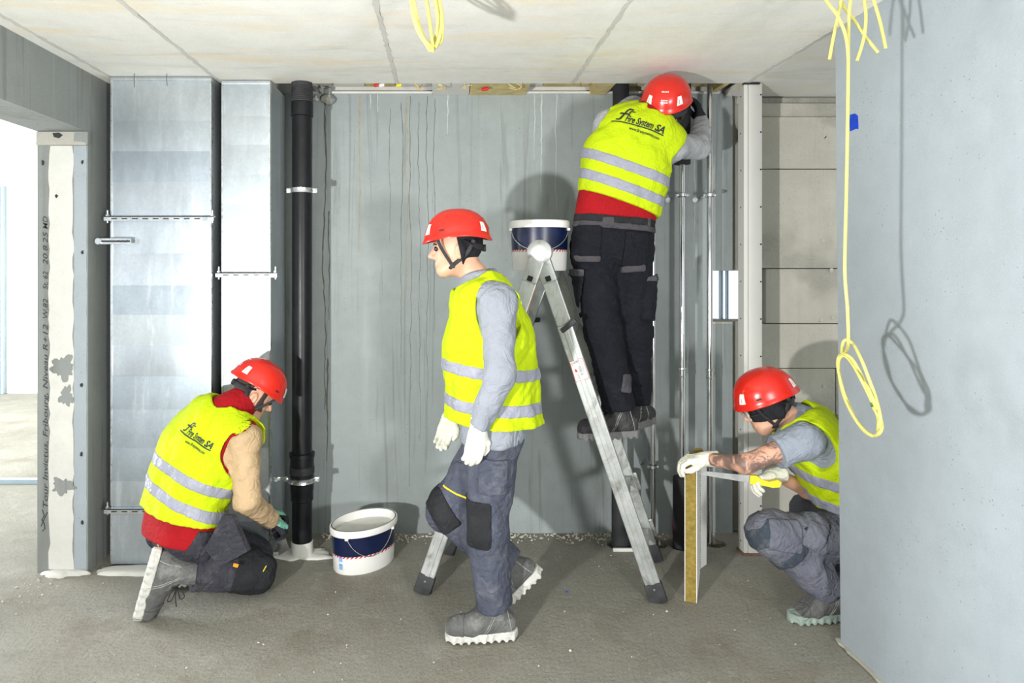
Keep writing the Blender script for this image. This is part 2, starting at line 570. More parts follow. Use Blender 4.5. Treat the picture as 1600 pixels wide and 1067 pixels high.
# ceiling: slab above with formwork panels below it, real joints between them
cs = MB().box((-9, -4, CEIL + .03), (4, 3.80, CEIL + .25))
ceil = struct(cs, 'ceiling', M_ceil2, label='pale concrete ceiling cast in long panels with rough joints')
edges = [-9, -5.2, -4.2, -3.2, -1.80, -1.248, -.272, .702, 1.668, 2.64, 4]
for i in range(len(edges) - 1):
    a, b = edges[i] + .007, edges[i + 1] - .007
    y1 = 3.80
    if abs(edges[i] - 1.668) < .01: y1 = 3.60
    o = MB().box((a, -4, CEIL), (b, y1, CEIL + .04), .004).build('ceiling_panel', M_ceil, ceil)
MB().box((1.675, 3.608, CEIL + .004), (2.64, WY, CEIL + .04)).build('ceiling_panel', M_ceil, ceil)
for e_ in edges[3:9]:
    n_ = 60
    r2 = random.Random(int(e_ * 100))
    L_ = [V(e_ - .010 + r2.uniform(-.006, .006), 1.5 + 2.29 * i / n_, CEIL - .002) for i in range(n_ + 1)]
    R_ = [V(e_ + .010 + r2.uniform(-.006, .006), 1.5 + 2.29 * i / n_, CEIL - .002) for i in range(n_ + 1)]
    MB().prism(L_ + R_[::-1], (0, 0, .01)).build('joint_strip', M_ceil2, ceil)
MB().box((-9, 3.81, CEIL), (-2.16, 8.8, CEIL + .04)).build('ceiling_panel', M_white_room, ceil)
# slab upstand above the slot
struct(MB().box((LX - .3, 3.80, CEIL + .16), (4, WY + .3, CEIL + .3)).box((-2.1, WY + .03, 2.641), (4, WY + .2, CEIL + .2)), 'trim_1', M_ceil2, label='concrete slab edge above the firestop slot')

# back wall with the window slot
wx0, wx1 = (1113 - CX) * WY / F, 1.905
wz1, wz0 = CAMZ - (423 - CY) * WY / F, CAMZ - (503 - CY) * WY / F
WT = .25
wb = MB()
wb.box((-2.3, WY, -.3), (wx0, WY + WT, 2.64))
wb.box((wx0, WY, -.3), (1.72, WY + WT, wz0))
wb.box((wx0, WY, wz1), (1.72, WY + WT, 2.64))
struct(wb, 'wall_back', M_wall, label='grey cast concrete back wall with vertical drip stains')
# rougher precast wall to the right of the steel post, in courses with open joints
wr = MB().box((1.72, WY + .05, -.3), (4, WY + WT, wz0)).box((1.72, WY + .05, wz1), (4, WY + WT, 2.8)).box((wx1, WY + .05, wz0), (4, WY + WT, wz1))
wbr = struct(wr, 'wall_back_right', M_mortar, label='rough beige precast concrete wall beyond the steel post')
yz = lambda py, Y=WY: CAMZ - (py - CY) * Y / F
cr_ = [(yz(150), yz(160), .05), (yz(160.6), yz(182), .02), (yz(183), yz(264), 0.0), (yz(265), yz(419), 0.0), (yz(506), yz(575), 0.004), (yz(575.8), 0.0, .0)]
rnd = random.Random(5)
for k, (za, zb, dy) in enumerate(cr_):
    if k >= 2:
        xa = 1.80 if k < 4 else 1.79
        MB().box((xa + .03, WY - .012 + dy, zb), (2.33 if k > 4 else 4, WY + .06, za), .006).build('concrete_panel', M_rough, wbr)
        if k == 5:
            MB().box((2.336, WY - .012 + dy, zb), (4, WY + .06, za), .006).build('concrete_panel', M_rough, wbr)
    else:
        MB().box((1.76, WY - .012 + dy, zb), (4, WY + .06, za), .004).build('concrete_panel', M_rough, wbr)
MB().box((wx1 + .01, WY - .008, yz(505)), (4, WY + .06, yz(420)), .006).build('concrete_panel', M_rough, wbr)
# broken mortar edge running down beside the post
pts = []
for i in range(70):
    z = .02 + i * (yz(184) - .02) / 69
    pts.append(V(1.835 + rnd.uniform(-.014, .014), WY - .012, z))
poly = pts + [V(1.765, WY - .012, pts[-1][2]), V(1.765, WY - .012, .02)]
MB().prism(poly, (0, .03, 0)).build('mortar_fillet', M_mortar, wbr)
# tie holes
for px, py in ((1283, 203), (1288, 213), (1291, 216), (1297, 350), (1286, 376), (1299, 422), (1284, 500), (1302, 496), (1288, 603)):
    c = PX(px, py, WY - .0125)
    MB().lathe(c + V(0, .0, 0), [(.012, .0), (.012, .003)], 12, (0, -1, 0)).build('tie_hole', M_ceil2, wbr)

# window behind the slot
wf = MB()
for a, b in ((wx0 + .062, wx0 + .07), (wx0 + .13, wx0 + .142), (wx0 + .17, wx0 + .176)):
    wf.box((a, WY + WT - .06, wz0 - .02), (b, WY + WT - .02, wz1 + .02))
win = struct(wf, 'window_1', M_frame, label='narrow slot window with pale blue frame bars behind the steel post')
gm = NT('window_glass')
gm.base((.95, .98, 1)); gm.rough(.02); gm.set(Transmission_Weight=1.0, IOR=1.1)
MB().box((wx0 - .02, WY + WT - .045, wz0 - .02), (wx1 + .02, WY + WT - .04, wz1 + .02)).build('pane', gm.m, win)
MB().box((wx0, WY - .004, wz0 - .012), (1.72, WY + WT, wz0 + .002), .003).build('sill', M_mortar, win)

# left wall with the door opening, lintel and jamb
JY = 3.575
DZ = 2.31
wl = MB()
wl.box((LX - .265, JY, 0), (LX, WY + WT, CEIL + .03))
wl.box((LX - .265, -4, DZ), (LX, JY, CEIL + .03))
wl.box((LX - .265, -4, 0), (LX, .9, DZ))
wlo = struct(wl, 'wall_left', M_left, label='grey concrete wall with a deep lintel over the open doorway')
rnd = random.Random(8)
def ragged(xl, xr, z0, z1, y, n=50, j=.006, jr=None):
    L, R = [], []
    for i in range(n):
        z = z0 + (z1 - z0) * i / (n - 1)
        L.append(V(xl + rnd.uniform(-j, j), y, z)); R.append(V(xr + rnd.uniform(-(jr or j), (jr or j)), y, z))
    return L + R[::-1]
jx = lambda px: (px - CX) * JY / F
jz = lambda py: CAMZ - (py - CY) * JY / F
MB().prism(ragged(jx(78), jx(115), .02, jz(228), JY - .006), (0, .02, 0)).build('plaster_fill', M_plaster, wlo)
MB().prism(ragged(jx(116), jx(137) - .004, .0, jz(228), JY - .003, j=.002), (0, .02, 0)).build('jamb_strip', M_right, wlo)
MB().prism(ragged(jx(58), jx(136), jz(227), DZ - .004, JY - .010, 12, .003), (0, .02, 0)).build('jamb_cap', M_mortar, wlo)
MB().prism([PX(x, y, JY - .013) for x, y in ((116, 207), (137, 206), (137, 226), (131, 222), (115, 220))], (0, .02, 0)).build('mortar_patch', M_left, wlo)
for poly in (((84, 562), (96, 556), (112, 566), (115, 585), (104, 592), (92, 583), (83, 575)), ((95, 610), (110, 606), (114, 622), (106, 634), (93, 624)),
             ((84, 752), (104, 745), (114, 760), (102, 770), (86, 772))):
    cx_, cy_ = sum(p[0] for p in poly) / len(poly), sum(p[1] for p in poly) / len(poly)
    rx_, ry_ = (max(p[0] for p in poly) - cx_), (max(p[1] for p in poly) - cy_)
    ph = [rnd.uniform(0, 6.28) for _ in range(5)]
    pp = []
    for i in range(48):
        a = 2 * math.pi * i / 48
        kk = 1 + .18 * math.sin(3 * a + ph[0]) + .14 * math.sin(5 * a + ph[1]) + .12 * math.sin(8 * a + ph[2]) + .08 * math.sin(13 * a + ph[3])
        pp.append(PX(cx_ + rx_ * kk * math.cos(a), cy_ + ry_ * kk * math.sin(a), JY - .0085))
    MB().prism(pp, (0, .01, 0)).build('grey_patch', M_left, wlo)
for px, py in ((128, 253), (128, 394), (127, 602), (127, 710), (128, 817), (88, 306), (66, 254)):
    c = PX(px, py, JY - .0105)
    k = 5
    MB().prism([c + V(.006 * rnd.uniform(.6, 1.4) * math.cos(a), 0, .009 * rnd.uniform(.6, 1.6) * math.sin(a)) for a in np.arange(0, 6.2, .9)], (0, .006, 0)).build('chip', M_screw if py == 306 else M_rubber, wlo)
MB().prism([PX(x, y, JY - .012) for x, y in ((82, 208), (92, 207), (98, 211), (92, 216), (84, 214))], (0, .01, 0)).build('chip', M_rubber, wlo)
# plaster spill on the floor by the jamb and duct
def blob(name, cx, cy, rx, ry, mat, parent=None, h=.012, seed=1, rot=0.0, n=40, rag=.12):
    r_ = random.Random(seed)
    ph = [r_.uniform(0, 6.28) for _ in range(6)]
    vs = []
    prof = [(1.0, 0.0), (.97, h * .55), (.85, h * .9), (.45, h), (.0, h * 1.02)]
    fs = []
    for s_, hh in prof[:-1]:
        for i in range(n):
            a = 2 * math.pi * i / n
            k = 1 + rag * (math.sin(3 * a + ph[0]) + .7 * math.sin(5 * a + ph[1]) + .6 * math.sin(9 * a + ph[2]) + .4 * math.sin(14 * a + ph[3])) / 2
            x, y = rx * s_ * k * math.cos(a), ry * s_ * k * math.sin(a)
            vs.append((cx + x * math.cos(rot) - y * math.sin(rot), cy + x * math.sin(rot) + y * math.cos(rot), hh - .001 if hh == 0 else hh))
    vs.append((cx, cy, h * 1.02))
    for k in range(len(prof) - 2):
        for i in range(n):
            j = (i + 1) % n
            fs.append((k * n + i, k * n + j, (k + 1) * n + j, (k + 1) * n + i))
    b = (len(prof) - 2) * n
    for i in range(n):
        fs.append((b + i, b + (i + 1) % n, len(vs) - 1))
    return MB().add(vs, fs).build(name, mat, parent, smooth=True)
blob('plaster_spill', -1.99, JY - .01, .11, .05, M_plaster, wlo, .02, 3, rag=.3)

# handwriting on the jamb
def text_mesh(s, size=1.0, shear=0.0, space=1.0, bold=0.0):
    cu = bpy.data.curves.new('lettering', 'FONT')
    cu.body = s; cu.size = size; cu.shear = shear; cu.space_character = space
    cu.offset = bold
    cu.resolution_u = 3
    o = bpy.data.objects.new('lettering', cu)
    COL.objects.link(o)
    dg = bpy.context.evaluated_depsgraph_get()
    me = o.evaluated_get(dg).to_mesh()
    vs = [tuple(v.co) for v in me.vertices]
    fs = [tuple(p.vertices) for p in me.polygons]
    o.evaluated_get(dg).to_mesh_clear()
    bpy.data.objects.remove(o); bpy.data.curves.remove(cu)
    return np.array(vs), fs
def flat_text(name, s, org, ex, ey, length, mat, parent, shear=0.0, height=None, space=1.0, bold=0.0):
    vs, fs = text_mesh(s, 1.0, shear, space, bold)
    wv = vs[:, 0].max() - vs[:, 0].min()
    k = length / wv
    ky = k if height is None else height / (vs[:, 1].max() - vs[:, 1].min())
    ex, ey = nrm(ex), nrm(ey)
    pts = np.asarray(org) + np.outer((vs[:, 0] - vs[:, 0].min()) * k, ex) + np.outer(vs[:, 1] * ky, ey)
    return mesh_obj(name, pts, fs, mat, parent)
segs = [('Tour Invictus, Fribourg, Niveau R+12', 793, 507), ('W.82', 497, 467), ('St. 62', 452, 424), ('20.8.25', 414, 362), ('MD', 358, 338)]
for s, ya, yb in segs:
    flat_text('handwriting', s, PX(74.5, ya, JY - .002), (0, 0, 1), (-1, 0, 0), (ya - yb) * JY / F, M_ink, wlo, .25, .034 if 'g' in s else .026, bold=.004)
MB().tube([PX(66, 830, JY - .003), PX(70, 826, JY - .003), PX(69, 818, JY - .003), PX(65, 812, JY - .003), PX(69, 806, JY - .003), PX(66, 796, JY - .003)], .0022, 5).build('handwriting', M_ink, wlo)
MB().tube([PX(64, 822, JY - .003), PX(74, 800, JY - .003)], .002, 5).build('handwriting', M_ink, wlo)

# pier on the right
PXR = 1.676
pr_ = MB()
pv = [(PXR, 2.90, 0), (PXR, -4, 0), (2.5, -4, 0), (2.5, 2.90, 0), (1.652, 2.90, CEIL + .03), (1.655, -4, CEIL + .03), (2.5, -4, CEIL + .03), (2.5, 2.90, CEIL + .03)]
pr_.add(pv, [(0, 1, 2, 3), (4, 7, 6, 5), (0, 4, 5, 1), (1, 5, 6, 2), (2, 6, 7, 3), (3, 7, 4, 0)])
pier = struct(pr_, 'wall_right', M_right, label='smooth pale blue-grey concrete wall with a sharp near corner')
MB().prism([V(PXR - .012 + rnd.uniform(-.008, .004), y, 0.004) for y in np.linspace(2.0, 2.92, 30)] + [V(PXR + .01, 2.92, .004), V(PXR + .01, 2.0, .004)], (0, 0, .012)).build('mortar_lip', M_mortar, pier)
MB().box((1.646, -2, CEIL - .012), (1.66, 2.9, CEIL + .002), .003).build('joint_strip', M_ceil2, pier)
MB().prism([V(1.658 + .001, y, z) for y, z in ((2.742, 2.155), (2.757, 2.16), (2.80, 2.157), (2.802, 2.20), (2.798, 2.225), (2.765, 2.223), (2.745, 2.21))], (-.004, 0, 0)).build('blue_box_cover', M_blue, pier)

# unseen wall added behind the camera to lower ambient light, open in the middle
wbh = MB().box((LX, -4.2, 0), (-.9, -4, CEIL)).box((.9, -4.2, 0), (2.5, -4, CEIL)).box((-.9, -4.2, 2.2), (.9, -4, CEIL))
struct(wbh, 'wall_added_behind', M_right, label='added unseen wall behind the camera that cuts ambient daylight, with a wide opening')
# side room beyond the doorway
struct(MB().box((-9, 8.6, 0), (-2.16, 8.8, CEIL)), 'wall_far', M_white_room, label='bright white wall of the side room beyond the doorway')
struct(MB().box((-2.14, WY + WT, 0), (-2.0, 8.8, CEIL)), 'wall_side_room', M_white_room, label='white partition of the side room')
w2 = MB()
fx = lambda px: (px - CX) * 8.57 / F
w2.box((fx(-2), 8.54, .0), (fx(7), 8.6, 2.6), .006).box((fx(0), 8.53, .0), (fx(3), 8.545, 2.6), .002)
struct(w2, 'window_2', M_frame, label='pale blue steel frame at the edge of the side room window')
struct(MB().box((-6.5, 5.02, 0), (-2.15, 5.06, .035), .004), 'trim_2', M_frame, label='thin pale metal floor track across the side room')

# firestop slot between slab and wall
slot = thing('firestop_strip', (.3, 3.95, 2.63), 'cream and yellow insulation strip packed between ceiling and back wall', 'insulation')
rnd = random.Random(11)
x = -.66
while x < 1.62:
    L = rnd.choice([.10, .22, .34, .18])
    x1 = min(x + L, 1.62)
    z = CEIL + .01 + rnd.choice([0.0, .012, .05])
    MB().box((x, 3.81, z), (x1 - .004, WY + .0, z + .08), .004).build('insulation_batt', rnd.choice([M_woolpale, M_woolpale, M_wool, M_plaster]), slot)
    x = x1
MB().box((-.72, WY - .02, CEIL + .016), (1.64, WY - .001, CEIL + .03), .004).build('edge_strip', M_plaster, slot)
for px, m in ((590, M_redp), (598, M_whitep), (761, M_redp), (625, M_yellowp), (758, M_redp)):
    c = PX(px, 133 + (6 if px > 700 else 0), 3.87)
    MB().lathe(c - V(.006, 0, 0), [(.002, -.018), (.010, -.012), (.011, .012), (.003, .018)], 8, (1, .2, .3)).build('wire_cap', m, slot)
for px, py in ((652, 137), (800, 138), (812, 138), (730, 136), (690, 137)):
    c = PX(px, py, 3.84)
    pts = [c + V(rnd.uniform(-.03, .03), rnd.uniform(-.02, .02), rnd.uniform(-.012, .03)) for _ in range(6)]
    MB().tube(spline(pts, 4), .004, 5).build('paper_shred', M_woolpale, slot)
wg = 'thin tie wires sticking out of the ceiling edge'
for k, (px, y0, y1) in enumerate(((209, 124, 136), (260, 119, 134), (816, 127, 136), (907, 127, 136), (994, 131, 144), (1079, 126, 140), (1144, 140, 158), (704, 124, 135))):
    Y = 3.60 if px < 300 else (3.78 if px < 1100 else 4.08)
    a, b = PX(px, y1, Y), PX(px + 1, y0 - 3, Y)
    b[2] = max(b[2], CEIL + .005)
    tag(MB().tube([a + V(.004, 0, 0), (a + b) / 2, b, b + V(0, 0, .02)], .0014, 5).build('tie_wire', M_screw),
        'rusty tie wire poking from the ceiling edge ' + ['above the wide duct, left one', 'above the wide duct, right one', 'above the bucket on the ladder', 'left of the standing black pipe stub',
         "beside the ladder worker's red helmet", "right of the ladder worker's helmet", 'beside the top of the white steel post', 'above the walking worker'][k], 'wire', wg)

# rubble along the foot of the back wall
def dx0(px, Y): return (px - CX) * Y / F
def rubble():
    r_ = random.Random(21)
    mb = MB()
    for i in range(900):
        if i < 620:
            x = r_.uniform(-.75, 1.6); y = WY - abs(r_.gauss(0, .06)) - .018; s = min(abs(r_.gauss(.004, .004)) + .0025, .014)
        elif i < 760:
            x = r_.uniform(-1.8, 1.6); y = r_.uniform(2.5, 3.9); s = abs(r_.gauss(.002, .002)) + .0015
        else:
            x = r_.uniform(-2.9, -1.95); y = r_.uniform(2.9, 3.5); s = abs(r_.gauss(.003, .002)) + .002
        if any((x - bx_) ** 2 + (y - by_) ** 2 < br_ ** 2 for bx_, by_, br_ in ((dx0(569, 3.70), 3.70, .24), (-.117, 3.365, .1), (1.02, 3.275, .1), (1.135, 3.70, .1), (0, 3.80, .1), (1.25, 3.4, .24), (1.39, 3.66, .12), (1.70, 3.82, .1), (-.80, 3.79, .2), (-1.2, 3.3, .5), (.2, 2.95, .25))): continue
        if any((x - h[0]) ** 2 + (y - h[1]) ** 2 < (h[2] * 1.15) ** 2 for h in holes): continue
        d = [V(*[r_.uniform(.6, 1.2) * s for _ in range(3)]) for _ in range(1)][0]
        c = V(x, y, d[2] * .35)
        pts = [c + V(d[0], 0, 0), c - V(d[0], 0, 0), c + V(0, d[1], 0), c - V(0, d[1], 0), c + V(r_.uniform(-.3, .3) * s, 0, d[2]), c - V(0, 0, d[2] * .4)]
        mb.add(pts, [(0, 2, 4), (2, 1, 4), (1, 3, 4), (3, 0, 4), (2, 0, 5), (1, 2, 5), (3, 1, 5), (0, 3, 5)])
    return mb
tag(rubble().build('rubble', M_rough), 'fine grey concrete rubble and crumbs scattered along the wall foot', 'rubble', kind='stuff')
for k, (px, py, m, lab) in enumerate(((223, 893, M_purple, 'tiny purple bottle cap on the floor behind the kneeling worker'),
                                 (885, 925, M_blue, 'tiny blue plastic chip on the bare floor beside the ladder'))):
    Y = 1714.7 / (py - CY)
    c = PX(px, py, Y); c[2] = 0
    r = .011 if k == 0 else .005
    tag(MB().lathe(c, [(r, 0), (r, r * 1.1), (r * .85, r * 1.4), (r * .3, r * 1.45)], 14).build('bottle_cap' if k == 0 else 'plastic_chip', m), lab, 'cap' if k == 0 else 'chip')
rnd = random.Random(31)
for k, px in enumerate((1054, 1107)):
    c = PX(px, 815, WY - .002)
    poly = [c + V(-.012, 0, -.07), c + V(.012, 0, -.07), c + V(.014, 0, .0), c + V(.006, 0, .05), c + V(-.008, 0, .045), c + V(-.013, 0, 0)]
    o = MB().prism(poly, (0, .004, 0)).build('paint_mark', M_pink)
    tag(o, ['pink spray paint mark beside the black pipe stub', 'pink spray paint mark left of the slim standing pipe'][k], 'paint mark', 'pink paint marks on the back wall')

# ================================================================== services
def duct(name, x0, x1, yf, label, bands, brackets):
    t = thing(name, ((x0 + x1) / 2, yf, 0), label, 'duct')
    MB().box((x0 + .004, yf + .012, .01), (x1 - .0, WY - .04, CEIL - .006), .003).build('duct_body', M_galv_dk, t)
    r_ = random.Random(len(name) + int(x0 * 10))
    zs = [CEIL - .004] + [yz(b, yf) for b in bands] + [.012]
    for i in range(len(zs) - 1):
        za, zb = zs[i], zs[i + 1]
        a = r_.uniform(.000, .0025); b = a + r_.uniform(-.001, .003)
        n = 8
        vs, fs = [], []
        for k in range(n + 1):
            u = k / n
            z = za + (zb - za) * u
            y = yf + .006 - (a + (b - a) * u) - .0012 * math.sin(math.pi * u)
            vs += [(x0, y, z), (x1, y, z)]
        for k in range(n):
            fs.append((2 * k, 2 * k + 1, 2 * k + 3, 2 * k + 2))
        m0 = len(vs)
        vs += [(p[0], yf + .02, p[2]) for p in vs[:m0]]
        for k in range(n):
            fs.append((m0 + 2 * k, m0 + 2 * k + 2, m0 + 2 * k + 3, m0 + 2 * k + 1))
        fs += [(0, m0, m0 + 1, 1), (2 * n, 2 * n + 1, m0 + 2 * n + 1, m0 + 2 * n)]
        for k in range(n):
            fs += [(2 * k, 2 * k + 2, m0 + 2 * k + 2, m0 + 2 * k), (2 * k + 1, m0 + 2 * k + 1, m0 + 2 * k + 3, 2 * k + 3)]
        MB().add(vs, fs).build('sheet_panel', r_.choice(M_galvs), t)
    MB().box((x0 - .001, yf - .002, .01), (x0 + .006, yf + .03, CEIL - .006)).box((x1 - .006, yf - .002, .01), (x1 + .001, yf + .03, CEIL - .006)).build('corner_seam', M_zinc, t)
    MB().box((x0, yf - .004, CEIL - .022), (x1, yf + .02, CEIL - .006), .002).build('top_flange', M_galv_dk, t)
    for py, xa, xb in brackets:
        z = yz(py, yf - .02)
        br = MB()
        br.box((xa, yf - .034, z - .004), (xb, yf - .004, z + .0), .0)
        br.box((xa, yf - .034, z - .024), (xb, yf - .030, z + .0), .0)
        br = br.build('rail', M_zinc, t)
        for sx in (xa + .012, xb - .012):
            MB().tube([(sx, yf - .018, z - .035), (sx, yf - .018, z + .032)], .005, 8).lathe((sx, yf - .018, z), [(.011, 0), (.011, .009)], 6).lathe((sx, yf - .018, z - .013), [(.011, 0), (.011, .009)], 6).build('threaded_rod', M_zinc, br)
        k = xa + .04
        while k < xb - .06:
            MB().box((k, yf - .0352, z - .016), (k + .03, yf - .0335, z - .010)).build('rail_slot', M_rubber, br); k += .055
    return t
d1y, d2y = 3.65, 3.72
dx = lambda px, Y: (px - CX) * Y / F
duct('ventilation_duct', dx(173, d1y), dx(330, d1y), d1y, 'wide galvanised sheet metal duct in the corner by the doorway',
     [188, 236, 284, 396, 446, 492, 540, 588, 640, 700, 752, 805], [(338, dx(167, d1y), dx(337, d1y)), (794, dx(167, d1y), dx(337, d1y))])
duct('ventilation_duct', dx(346.5, d2y), dx(422, d2y), d2y, 'narrow galvanised sheet metal duct beside the black soil pipe',
     [181, 226, 273, 320, 378, 486, 536, 590, 645, 700, 760, 815], [(426, dx(340, d2y), dx(435, d2y))])
b = thing('slotted_bracket', PX(153, 377, 3.60), 'loose slotted zinc channel bracket sticking out from the left wall', 'bracket')
c0, c1 = V(LX + .02, 3.66, yz(377, 3.6)), PX(204, 377, 3.60)
c0 = PX(155, 377, 3.60)
MB().beam(c0, c1, (0, 0, 1), .026, .012, .002).build('channel', M_zinc, b)
MB().beam(c0 + V(.0, -.007, 0), c1 + V(0, -.007, 0), (0, 0, 1), .010, .002).build('channel_slot', M_rubber, b)
MB().lathe(c0, [(.017, -.014), (.017, .010)], 14, (0, 1, 0)).build('end_cap', M_zinc, b)
for k in range(5):
    MB().lathe(c1 + V(-.012 - .012 * k, -.0085, .004 * (-1) ** k), [(.0025, 0), (.0025, .001)], 8, (0, -1, 0)).build('punch_hole', M_rubber, b)
MB().beam(c0 + V(.01, 0, 0), V(c0[0] + .01, WY, c0[2]), (0, 0, 1), .02, .012).build('arm', M_zinc, b)
blob('plaster_pad', -1.55, 3.585, .30, .055, M_plaster, None, .02, 7)
tag(bpy.data.objects['plaster_pad'], 'low white plaster bed smeared under the wide duct', 'plaster')

# drip stains drawn down the back wall from the slab edge
wbo = bpy.data.objects['wall_back']
M_drip = simple('dark_drip_stain', sr(96, 98, 92), .9, 0, .15, 40, 0)
M_dript = simple('tan_drip_stain', sr(158, 150, 128), .9, 0, .15, 40, 0)
M_dripl = simple('lime_drip_stain', sr(186, 192, 188), .9, 0, .1, 40, 0)
rd = random.Random(77)
for px, y0, y1, m, r in ((562, 147, 395, M_dript, .006), (636, 150, 470, M_dript, .005), (627, 160, 560, M_drip, .0022), (641, 150, 760, M_drip, .0022), (655, 160, 690, M_drip, .002),
                         (668, 150, 620, M_drip, .0024), (680, 155, 520, M_drip, .002), (610, 170, 380, M_drip, .0018), (507, 150, 640, M_drip, .006), (514, 330, 500, M_drip, .004), (512, 560, 720, M_drip, .006),
                         (846, 147, 300, M_dripl, .005), (835, 147, 250, M_dripl, .003), (578, 147, 170, M_dripl, .004), (590, 147, 175, M_dripl, .004), (700, 147, 210, M_dripl, .004), (1085, 190, 420, M_dripl, .003), (870, 147, 330, M_dripl, .003)):
    n_ = int((y1 - y0) / 9) + 3
    x_, pts = px, []
    for i in range(n_):
        pts.append(PX(x_, y0 + (y1 - y0) * i / (n_ - 1), WY - .0002))
        x_ += rd.uniform(-1.1, 1.1) + (px - x_) * .15
    rr = [max(.0006, r * (1 - .6 * i / n_) * rd.uniform(.55, 1.15)) for i in range(n_)]
    MB().tube(pts, rr, 6, flat=(0, 1, 0)).build('drip_stain', m, wbo)
# broken concrete round the soil pipe head
bro = thing('broken_concrete', PX(506, 150, WY - .03), 'cluster of broken concrete chunks at the ceiling beside the soil pipe head', 'concrete')
for k_ in range(9):
    c = PX(rd.uniform(492, 520), rd.uniform(138, 160), WY - .03)
    bm = bmesh.new()
    bmesh.ops.create_icosphere(bm, subdivisions=1, radius=rd.uniform(.012, .03), matrix=Matrix.Translation(Vector(c)))
    for v_ in bm.verts: v_.co += Vector((rd.uniform(-.012, .012), rd.uniform(-.004, .004), rd.uniform(-.014, .010)))
    MB().bm(bm).build('broken_chunk', rd.choice([M_plaster, M_mortar, M_left]), bro)
# black soil pipe
sy = 3.79; sx = dx(472, sy); sr_ = .0555
zz = lambda py: CAMZ - (py - CY) * sy / F
sp = thing('soil_pipe', (sx, sy, 0), 'thick black vertical soil pipe beside the narrow duct', 'pipe')
MB().lathe((sx, sy, 0), [(sr_, zz(845)), (sr_, zz(160))], 40).build('pipe_shaft', M_black, sp, True, 40)
rb = [(sr_ + .002, zz(160))]
for k in range(9):
    z = zz(158 - k * 2.6)
    rb += [(sr_ + .005, z), (sr_ + .001, z + .004)]
rb += [(sr_ + .004, CEIL + .05)]
MB().lathe((sx, sy, 0), rb, 40).build('ribbed_sleeve', M_rubber, sp, True, 35)
MB().lathe((sx, sy, 0), [(sr_, zz(183)), (sr_ + .006, zz(182)), (sr_ + .006, zz(161)), (sr_, zz(160))], 40).build('socket', M_black, sp, True, 35)
MB().lathe((sx, sy, 0), [(sr_, zz(782)), (sr_ + .007, zz(780)), (sr_ + .007, zz(766)), (sr_ + .010, zz(764)), (sr_ + .010, zz(714)), (sr_ + .015, zz(713)), (sr_ + .015, zz(707)), (sr_, zz(706))], 40).build('socket', M_black, sp, True, 35)
for k in range(6):
    z = zz(738 - k * 1.8)
    MB().lathe((sx, sy, 0), [(sr_ + .0095, z - .0025), (sr_ + .0125, z - .001), (sr_ + .0125, z + .001), (sr_ + .0095, z + .0025)], 40, cap=False).build('ridge', M_rubber, sp, True)
for py in (298, 748):
    z = zz(py); R = sr_ + (.005 if py < 400 else .017)
    cl = MB().lathe((sx, sy, 0), [(R - .003, z - .013), (R + .005, z - .013), (R + .003, z - .004), (R + .003, z + .004), (R + .005, z + .013), (R - .003, z + .013)], 40)
    clo = cl.build('pipe_clamp', M_zinc, sp, False)
    for s in (-1, 1):
        MB().box((sx + s * (R + .012) - .012, sy - .014, z - .013), (sx + s * (R + .012) + .012, sy + .014, z + .013), .003).build('clamp_ear', M_zinc, clo)
        MB().lathe((sx + s * (R + .014), sy - .02, z), [(.008, -.006), (.008, .004)], 6, (0, 1, 0)).build('bolt', M_zinc, clo)
    MB().tube([(sx, sy + R, z), (sx, WY, z)], .006, 8).build('rod', M_zinc, clo)
    if py > 400:
        MB().box((sx - R - .085, sy - .006, z - .010), (sx - R - .01, sy + .006, z + .010), .003).lathe((sx - R - .07, sy - .007, z), [(.013, -.006), (.013, .012)], 12, (0, 1, 0)).build('arm', M_zinc, clo)
MB().lathe((sx, sy, 0), [(sr_ + .004, .01), (sr_ + .004, zz(845)), (sr_ - .004, zz(844))], 40).build('white_collar', M_plaster, sp, True, 35)
tag(blob('mortar_patch', sx + .0, sy + .01, .16, .085, M_plaster, None, .012, 17, 0, 60, .25), 'smeared pale mortar patch around the foot of the soil pipe', 'mortar')

